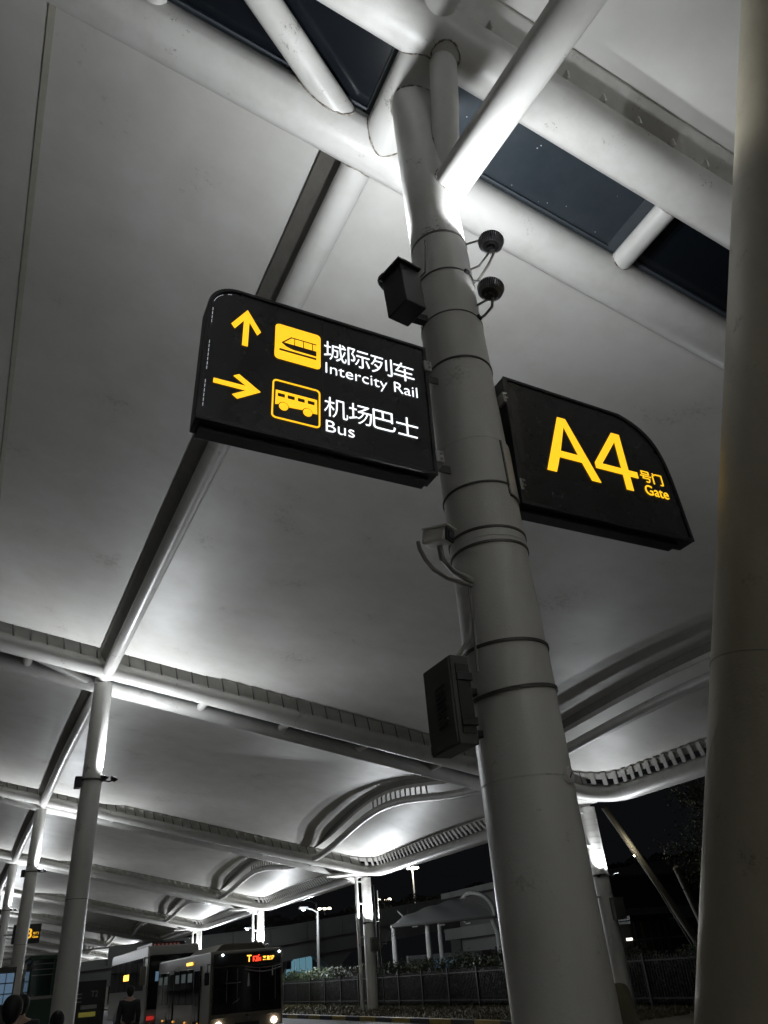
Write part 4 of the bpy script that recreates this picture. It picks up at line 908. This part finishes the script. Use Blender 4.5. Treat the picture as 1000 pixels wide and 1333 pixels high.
# ------------------------------------------------------------------ vehicles
def wheel(par, x, y, z, r=.46, w=.28):
    wo = MB().tube([(x - w/2, y, z), (x + w/2, y, z)], r, 24).build('wheel', RUB, par)
    o = MB().tube([(x - w/2 - .01, y, z), (x + w/2 + .01, y, z)], r*.55, 16).build('rim', ZINC, wo)
def body_profile(y0, y1, zl, zh, rf, rr_):
    """side outline in (y,z) with rounded upper corners"""
    P = [(y0, zl)]
    P += [(y0 + rf*(1 - math.cos(R_(a))), zh - rf + rf*math.sin(R_(a))) for a in range(0, 91, 15)]
    P += [(y1 - rr_*(1 - math.sin(R_(a))), zh - rr_ + rr_*math.cos(R_(a))) for a in range(0, 91, 15)]
    P += [(y1, zl)]; return P
G0 = -.12
def city_bus():
    x0, x1, y0, y1 = 7.95, 10.72, 32.0, 41.9
    t = thing('city_bus', ((x0+x1)/2, 32, G0), 'champagne city bus facing the camera with a red and amber route display', 'bus')
    H = 2.62
    MB().prism(body_profile(y0, y1, G0 + .28, H, .22, .2), x0, x1, 'x').build('body', BUSG, t, .05)
    MB().prism([(8.35, H), (8.7, H + .27), (10.25, H + .27), (10.5, H)], 33.2, 37.6).build('roof_unit', BUSG, t, .05)
    # windscreen and destination box
    ws = MB().box((x0 + .08, y0 - .03, .62), (x1 - .08, y0 + .03, 2.10)).build('windscreen', BGLASS, t, .03)
    MB().box((x0 + .10, y0 - .04, 2.12), (x1 - .10, y0 + .03, 2.52)).build('display_box', BLACK, t, .03)
    # led characters: arrow, T and blocks of dots
    rnd = random.Random(11)
    def led(parts, mat, x, z, s_=.045):
        m = MB()
        for (cx_, cz_) in parts: m.box((x + cx_*s_, y0 - .056, z + cz_*s_), (x + cx_*s_ + s_*.8, y0 - .045, z + cz_*s_ + s_*.8))
        m.build('led_character', mat, t)
    Tt = [(i, 4) for i in range(4)] + [(1.5, k) for k in range(4)]
    led(Tt, E_AMB, 9.30, 2.20)
    led([(0, 0), (0, 1), (0, 2), (0, 3), (1, 3), (2, 3), (3, 3), (3, 2), (3, 1), (3, 0), (1, 1), (2, 0), (4, 0), (4, 3), (4.8, 4), (4.8, 2), (4.8, 1)], E_RED, 9.53, 2.20)
    led([(0, 0), (1, 0), (1, 1), (0, 2), (2, 2), (2, 1), (2, 3), (3, 0), (4, 0), (4, 1), (4, 2), (4, 3)], E_RED, 9.70, 2.21, .03)
    led([(i, j) for i in range(13) for j in range(4) if rnd.random() < .55], E_AMB, 9.92, 2.22, .034)
    for x in (x0 + .42, x1 - .16): MB().sphere((x, y0 - .06, 2.47), .035, 8, 6).build('marker_lamp', E_COOL, t)
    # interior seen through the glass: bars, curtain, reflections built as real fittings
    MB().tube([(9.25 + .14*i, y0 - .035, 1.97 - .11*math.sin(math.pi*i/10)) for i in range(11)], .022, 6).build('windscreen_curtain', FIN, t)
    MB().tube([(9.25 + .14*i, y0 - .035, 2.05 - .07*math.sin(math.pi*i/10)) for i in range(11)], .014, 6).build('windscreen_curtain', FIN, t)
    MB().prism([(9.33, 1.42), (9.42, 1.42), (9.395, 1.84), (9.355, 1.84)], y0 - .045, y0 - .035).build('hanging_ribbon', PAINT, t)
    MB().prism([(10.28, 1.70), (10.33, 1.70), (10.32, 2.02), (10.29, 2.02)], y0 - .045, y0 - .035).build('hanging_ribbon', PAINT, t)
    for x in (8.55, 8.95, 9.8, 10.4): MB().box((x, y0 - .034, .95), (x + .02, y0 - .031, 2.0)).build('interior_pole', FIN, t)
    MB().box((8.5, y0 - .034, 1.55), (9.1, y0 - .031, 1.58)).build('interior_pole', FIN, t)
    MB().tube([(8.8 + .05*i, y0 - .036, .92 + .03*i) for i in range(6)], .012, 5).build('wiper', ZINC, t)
    for s_, x in ((-1, x0 + .35), (1, x1 - .35)):
        MB().tube([(x, y0 - .06, .30), (x, y0 - .0, .30)], .10, 16).build('headlight', E_HEAD, t)
    l = bpy.data.lights.new('headlamp', 'SPOT'); l.energy = 60; l.spot_size = R_(80); l.color = (1, .9, .8); l.shadow_soft_size = .1
    o = bpy.data.objects.new('headlamp', l); COL.objects.link(o); o.location = (9.3, y0 - .2, .3); o.rotation_euler = (R_(84), 0, R_(180))
    MB().tube([(9.33, y0 - .05, .47), (9.33, y0 - .02, .47)], .10, 20).build('emblem', CHROME, t)
    MB().box((x0 + .1, y0 - .05, .50), (x1 - .1, y0 + .02, .60)).build('front_trim', BUSG, t, .01)
    MB().box((8.9, y0 - .06, G0 + .33), (9.8, y0 - .03, G0 + .45)).build('number_plate', BLACK, t)
    # side: windows, doors
    for i in range(7):
        y = 33.5 + 1.18*i
        if i == 0 or i == 4:
            d = MB().box((x0 - .03, y, .05), (x0 + .02, y + 1.05, 2.2)).build('door', BLACK, t); MB().box((x0 - .04, y + .08, .3), (x0 - .031, y + .48, 2.05)).build('door_glass', BGLASS, d); MB().box((x0 - .04, y + .55, .3), (x0 - .031, y + .96, 2.05)).build('door_glass', BGLASS, d)
        else:
            MB().box((x0 - .025, y, .95), (x0 + .02, y + 1.1, 2.15)).build('window', BGLASS, t, .01)
            MB().box((x0 - .03, y + .15, 1.7), (x0 - .026, y + .9, 2.0)).build('interior_glow', E_INT, t)
        MB().box((x1 - .02, y, .95), (x1 + .025, y + 1.1, 2.15)).build('window', BGLASS, t, .01)
    MB().box((x0 - .035, 34.9, 2.28), (x0 - .02, 35.9, 2.38)).build('amber_display_or_reflection', E_AMB, t)
    for y in (34.2, 39.5):
        for x in (x0 + .15, x1 - .15): wheel(t, x, y, G0 + .44, .44)
    MB().tube([(x0 - .02, y0 + .1, 2.2), (x0 - .2, y0 - .25, 2.2), (x0 - .2, y0 - .3, 1.95)], .02, 6).build('mirror_arm', BLACK, t)
    MB().box((x0 - .30, y0 - .34, 1.55), (x0 - .12, y0 - .26, 1.95)).build('mirror', BLACK, t, .02)
    MB().box((x1 + .05, y0 - .3, 1.85), (x1 + .25, y0 - .2, 2.1)).build('mirror', BLACK, t, .02)
    for k in range(4): MB().sphere((x0 - .03, 33.6 + 2.2*k, .36), .04, 8, 6).build('side_marker', emitter('side marker %d' % k, (1, .45, .1), .8), t)
city_bus()
def coach():
    x0, x1, y0, y1 = 7.7, 10.2, 43.5, 55.5
    t = thing('coach', ((x0+x1)/2, y0, G0), 'tall white touring coach parked behind the city bus', 'coach')
    H = 3.42
    MB().prism(body_profile(y0, y1, G0 + .3, H, .5, .25), x0, x1, 'x').build('body', BUSW, t, .06)
    MB().box((x0 + .08, y0 - .04, .75), (x1 - .08, y0 + .22, 3.0)).build('windscreen', BGLASS, t, .06)
    MB().box((x0 + .5, y0 + 2, H), (x1 - .3, y0 + 6.5, H + .22)).build('roof_rack', BLACK, t, .03)
    for k in range(7): MB().box((x0 + .6 + .2*k, y0 + 1.9, H + .05), (x0 + .68 + .2*k, y0 + 1.99, H + .14)).build('roof_reflector', emitter('dim reflector %d' % k, (.8, .25, .2), .15), t)
    for i in range(6): MB().box((x0 - .02, y0 + .9 + 1.85*i, 1.55), (x0 + .02, y0 + 2.65 + 1.85*i, 2.95)).build('window', BGLASS, t, .01)
    MB().box((x0 - .03, y0 + 5.2, 2.05), (x0 - .021, y0 + 6.9, 2.33)).build('amber_display_or_reflection', E_AMB, t)  # amber reflection on the coach side, painted as a glowing patch
    MB().prism([(y0 + 3.2, 1.3), (y0 + 4.2, 1.3), (y0 + 3.4, .45), (y0 + 2.4, .45)], x0 - .012, x0 - .002, 'x').build('livery_stripe', BLACK, t)
    MB().box((x0 - .012, y0 + 5.4, .75), (x0 - .003, y0 + 6.3, 1.3)).build('livery_mark', CABI, t)
    MB().box((x0 + .12, y0 - .09, .34), (x0 + .45, y0 - .03, .50)).build('headlight', E_TAIL, t, .02)
    MB().box((x1 - .62, y0 - .09, .34), (x1 - .12, y0 - .03, .56)).build('headlight', CHROME, t, .02)
    MB().tube([(x0 + .05, y0 + .1, 2.9), (x0 - .25, y0 - .35, 2.9), (x0 - .27, y0 - .45, 2.55)], .03, 8).build('mirror_arm', BUSW, t)
    MB().box((x0 - .40, y0 - .52, 1.75), (x0 - .14, y0 - .40, 2.55)).build('mirror', BUSG, t, .04)
    MB().box((x0 + .4, y0 - .06, 1.9), (x1 - .9, y0 - .045, 2.3)).build('dashboard_glow', E_BLUE, t)
    for y in (y0 + 2.6, y1 - 3):
        for x in (x0 + .15, x1 - .15): wheel(t, x, y, G0 + .5, .5)
coach()

# ------------------------------------------------------------------ kiosk, notice board, far gate sign
ki = thing('kiosk', (2.0, 30, 0), 'dark green glazed kiosk behind the first inner column', 'kiosk')
MB().box((1.62, 29, 0), (3.0, 32, 1.62)).build('lower_wall', GREEN, ki, .01)
MB().box((1.66, 29.05, 1.62), (2.96, 31.9, 2.62)).build('glazing', KGLASS, ki)
MB().box((1.58, 28.95, 2.62), (3.04, 32.1, 2.74)).build('roof', GREEN, ki, .02)
for x in (1.62, 2.28, 2.94): MB().box((x, 28.97, 1.62), (x + .06, 29.03, 2.62)).build('mullion', GREEN, ki)
MB().box((1.62, 28.965, 1.58), (3.0, 29.03, 1.66)).build('sill', CONDUIT, ki)
for z in (2.2, 2.35, 2.5): MB().box((1.68, 29.03, z), (2.94, 29.045, z + .02)).build('blind_slat', CONDUIT, ki)
nb = thing('notice_board', (3.35, 28.5, 0), 'dark board lettered T2 with yellow and white notices beside the first inner column', 'board')
MB().box((2.9, 28.5, 0), (3.85, 28.62, 1.95)).build('panel', BLACK, nb, .01)
def ntext(b, x0, z0, x1, z1): return text(b, x0 - 3.35, z0, x1 - 3.35, z1, 'lettering', CONDUIT, nb, -.006)
ntext('T2', 3.42, 1.52, 3.62, 1.68)
MB().box((3.16, 28.485, 1.22), (3.62, 28.498, 1.32)).build('notice', BUSW, nb); MB().box((3.12, 28.485, 1.02), (3.60, 28.498, 1.14)).build('notice', principled('yellow notice', (.5, .45, .08), .5, emit=(.5, .45, .08), estr=.12), nb)
for k in range(3): MB().box((3.0, 28.485, 1.40 + .1*k), (3.16, 28.498, 1.43 + .1*k)).build('notice_line', CONDUIT, nb)
fg = thing('gate_sign', (2.65, 56, 4.45), 'small distant black sign with a yellow numeral three seen past the second inner column', 'sign')
MB().box((1.85, 56, 4.45), (3.42, 56.15, 5.5)).build('casing', BLACK, fg, .03)
def ftext(b, x0, z0, x1, z1, off=0): return text(b, x0 - 2.65, z0 - 4.45, x1 - 2.65, z1 - 4.45, 'lettering', E_SIGNY, fg, -.006, off)
ftext('A3', 2.08, 4.72, 2.93, 5.25, .02); ftext('号门', 2.98, 4.92, 3.3, 5.05, .02); ftext('Gate', 2.98, 4.74, 3.3, 4.86, .02)
MB().box((1.4, 56.05, 4.9), (1.85, 56.1, 5.0)).build('bracket', ZINC, fg)
fl = tag(MB().box((.55, 56, 4.3), (1.15, 56.15, 5.5)).build('sign_box', BLACK, None, .03), 'dark distant sign box on the left of the third inner column', 'sign')
sh = thing('shop_front', (1.0, 38, 0), 'dim blue lit shop window low between the inner columns at the left edge', 'shop window')
MB().box((.9, 38, 0), (1.62, 39, 2.75)).build('wall', CABI, sh)
for i in range(2):
    for j in range(3): MB().box((1.0 + .3*i, 37.98, 1.5 + .36*j), (1.27 + .3*i, 37.995, 1.82 + .36*j)).build('window_pane', E_BLUE, sh)

# ------------------------------------------------------------------ people
def skin_mesh(verts, edges, radii, levels=2):
    me = bpy.data.meshes.new('tmp'); me.from_pydata(verts, edges, []); o = bpy.data.objects.new('tmp', me); COL.objects.link(o)
    o.modifiers.new('s', 'SKIN'); sv = me.skin_vertices[0].data
    for i, r in enumerate(radii): sv[i].radius = (r, r) if not isinstance(r, tuple) else r
    sv[0].use_root = True
    ss = o.modifiers.new('d', 'SUBSURF'); ss.levels = levels; ss.render_levels = levels
    dg = bpy.context.evaluated_depsgraph_get(); dg.update()
    m2 = bpy.data.meshes.new_from_object(o.evaluated_get(dg)); bpy.data.objects.remove(o)
    m2.polygons.foreach_set('use_smooth', [True] * len(m2.polygons)); return m2
def person(x, y, h, face, label, jacket, trousers=DARKC, pose='stand', z=0):
    """figure 1.72 m tall in its own space, scaled; face = heading angle"""
    t = thing('person', (x, y, z), label, 'person'); t.rotation_euler = (0, 0, face); k = h / 1.72; t.scale = (k, k, k)
    V = [(0,0,.95), (0,.0,1.1), (0,.01,1.28), (0,.01,1.42), (0,.0,1.50), (0,-.01,1.56), (0,-.02,1.63)]
    Rr = [.14, .125, (.16,.12), .10, .055, .07, .085]
    E = [(0,1), (1,2), (2,3), (3,4), (4,5), (5,6)]
    def chain(start, pts, rs):
        b = start
        for p_, r in zip(pts, rs): V.append(p_); Rr.append(r); E.append((b, len(V)-1)); b = len(V)-1
        return b
    for s_ in (-1, 1):
        chain(0, [(.10*s_, 0, .88), (.11*s_, -.01, .50), (.11*s_, .02, .10), (.12*s_, -.08, .04), (.12*s_, -.16, .035)], [.10, .065, .045, .04, .03])
        if pose == 'phone':
            hand = chain(3, [(.19*s_, 0, 1.40), (.29*s_, -.06, 1.17), (.22*s_, -.28, 1.22), (.17*s_, -.36, 1.27)], [.062, .048, .036, .030])
        else:
            hand = chain(3, [(.19*s_, 0, 1.40), (.23*s_, .03, 1.12), (.23*s_, -.06, .88), (.22*s_, -.08, .80)], [.062, .048, .034, .030])
        hp = Vector(V[hand]); d = (hp - Vector(V[hand-1])).normalized()
        sd = Vector((1, 0, 0)) if pose != 'phone' else Vector((0, .3, 1)).normalized()
        for q in range(4):
            o_ = sd * (.022 * (q - 1.5)); L = (.07, .08, .075, .06)[q]
            chain(hand, [tuple(hp + d*.03 + o_), tuple(hp + d*(.03 + L*.6) + o_ + Vector((-.012*s_, 0, 0))), tuple(hp + d*(.03 + L) + o_ + Vector((-.03*s_, 0, 0)))], [.010, .009, .008])
        chain(hand, [tuple(hp + Vector((-.03*s_, -.01, .01))), tuple(hp + d*.04 + Vector((-.045*s_, -.01, .02)))], [.011, .009])
    me = skin_mesh(V, E, Rr, 1); me.materials.append(SKIN); o = bpy.data.objects.new('body', me); COL.objects.link(o); o.parent = t
    hd = MB().sphere((0, -.02, 1.635), .095, 20, 14, (.82, 1.0, 1.22)); hd.tube([(0, -.108, 1.645), (0, -.128, 1.615)], [.010, .015], 8)
    for s_ in (-1, 1): hd.sphere((.083*s_, -.01, 1.63), .025, 8, 6, (.4, .8, 1.2))
    o = bpy.data.objects.new('head', hd.mesh('head', SKIN)); COL.objects.link(o); o.parent = t
    hh = MB().sphere((0, .018, 1.658), .108, 18, 12, (.90, .98, 1.12)); hh.sphere((0, .045, 1.60), .08, 14, 8, (.95, .7, 1.0)); o = bpy.data.objects.new('hair', hh.mesh('hair', HAIR)); COL.objects.link(o); o.parent = t
    ey = MB()
    for s_ in (-1, 1): ey.sphere((.03*s_, -.105, 1.645), .010, 8, 6)
    o = bpy.data.objects.new('eyes', ey.mesh('eyes', BLACK)); COL.objects.link(o); o.parent = t
    mo = MB().box((-.022, -.112, 1.578), (.022, -.100, 1.584)); o = bpy.data.objects.new('mouth', mo.mesh('mouth', principled('lips', (.25, .1, .08), .5) if 'lips' not in MATS else MATS['lips'])); COL.objects.link(o); o.parent = t
    # jacket and trousers follow the body
    def garment(idx_e, names, mat, grow):
        pass
    JV = [(0,0,.86), (0,0,1.1), (0,.01,1.28), (0,.01,1.41), (0,0,1.475)]; JR = [(.185,.15), (.165,.14), (.20,.15), (.135,.125), .08]; JE = [(0,1), (1,2), (2,3), (3,4)]
    for s_ in (-1, 1):
        b = 3; pts = [(.20*s_, 0, 1.40), (.30*s_, -.06, 1.17), (.23*s_, -.27, 1.215)] if pose == 'phone' else [(.20*s_, 0, 1.40), (.24*s_, .03, 1.12), (.235*s_, -.05, .90)]
        for p_, r in zip(pts, [.085, .072, .056]): JV.append(p_); JR.append(r); JE.append((b, len(JV)-1)); b = len(JV)-1
    me = skin_mesh(JV, JE, JR, 2); me.materials.append(jacket); o = bpy.data.objects.new('jacket', me); COL.objects.link(o); o.parent = t
    TV = [(0,0,.95)]; TR = [.17]; TE = []
    for s_ in (-1, 1):
        b = 0
        for p_, r in zip([(.10*s_, 0, .86), (.11*s_, -.01, .50), (.11*s_, .02, .10)], [.12, .09, .07]): TV.append(p_); TR.append(r); TE.append((b, len(TV)-1)); b = len(TV)-1
    me = skin_mesh(TV, TE, TR, 1); me.materials.append(trousers); o = bpy.data.objects.new('trousers', me); COL.objects.link(o); o.parent = t
    return t
person(3.12, 4.02, 1.70, R_(-78), 'person in an olive jacket standing behind the A4 column with bent arms', OLIVE, DARKC, 'phone')
person(.40, 9.0, 1.60, R_(170), 'person in dark clothes at the far left of the bottom edge', DARKC)
person(.66, 12.5, 1.62, R_(185), 'second dark clothed person near the left of the bottom edge', DARKC)
person(.98, 11.0, 1.42, R_(170), 'shorter person whose hair shows just below the first inner column', DARKC)
person(3.7, 23.0, 1.66, R_(175), 'dark figure standing in front of the coach', DARKC)
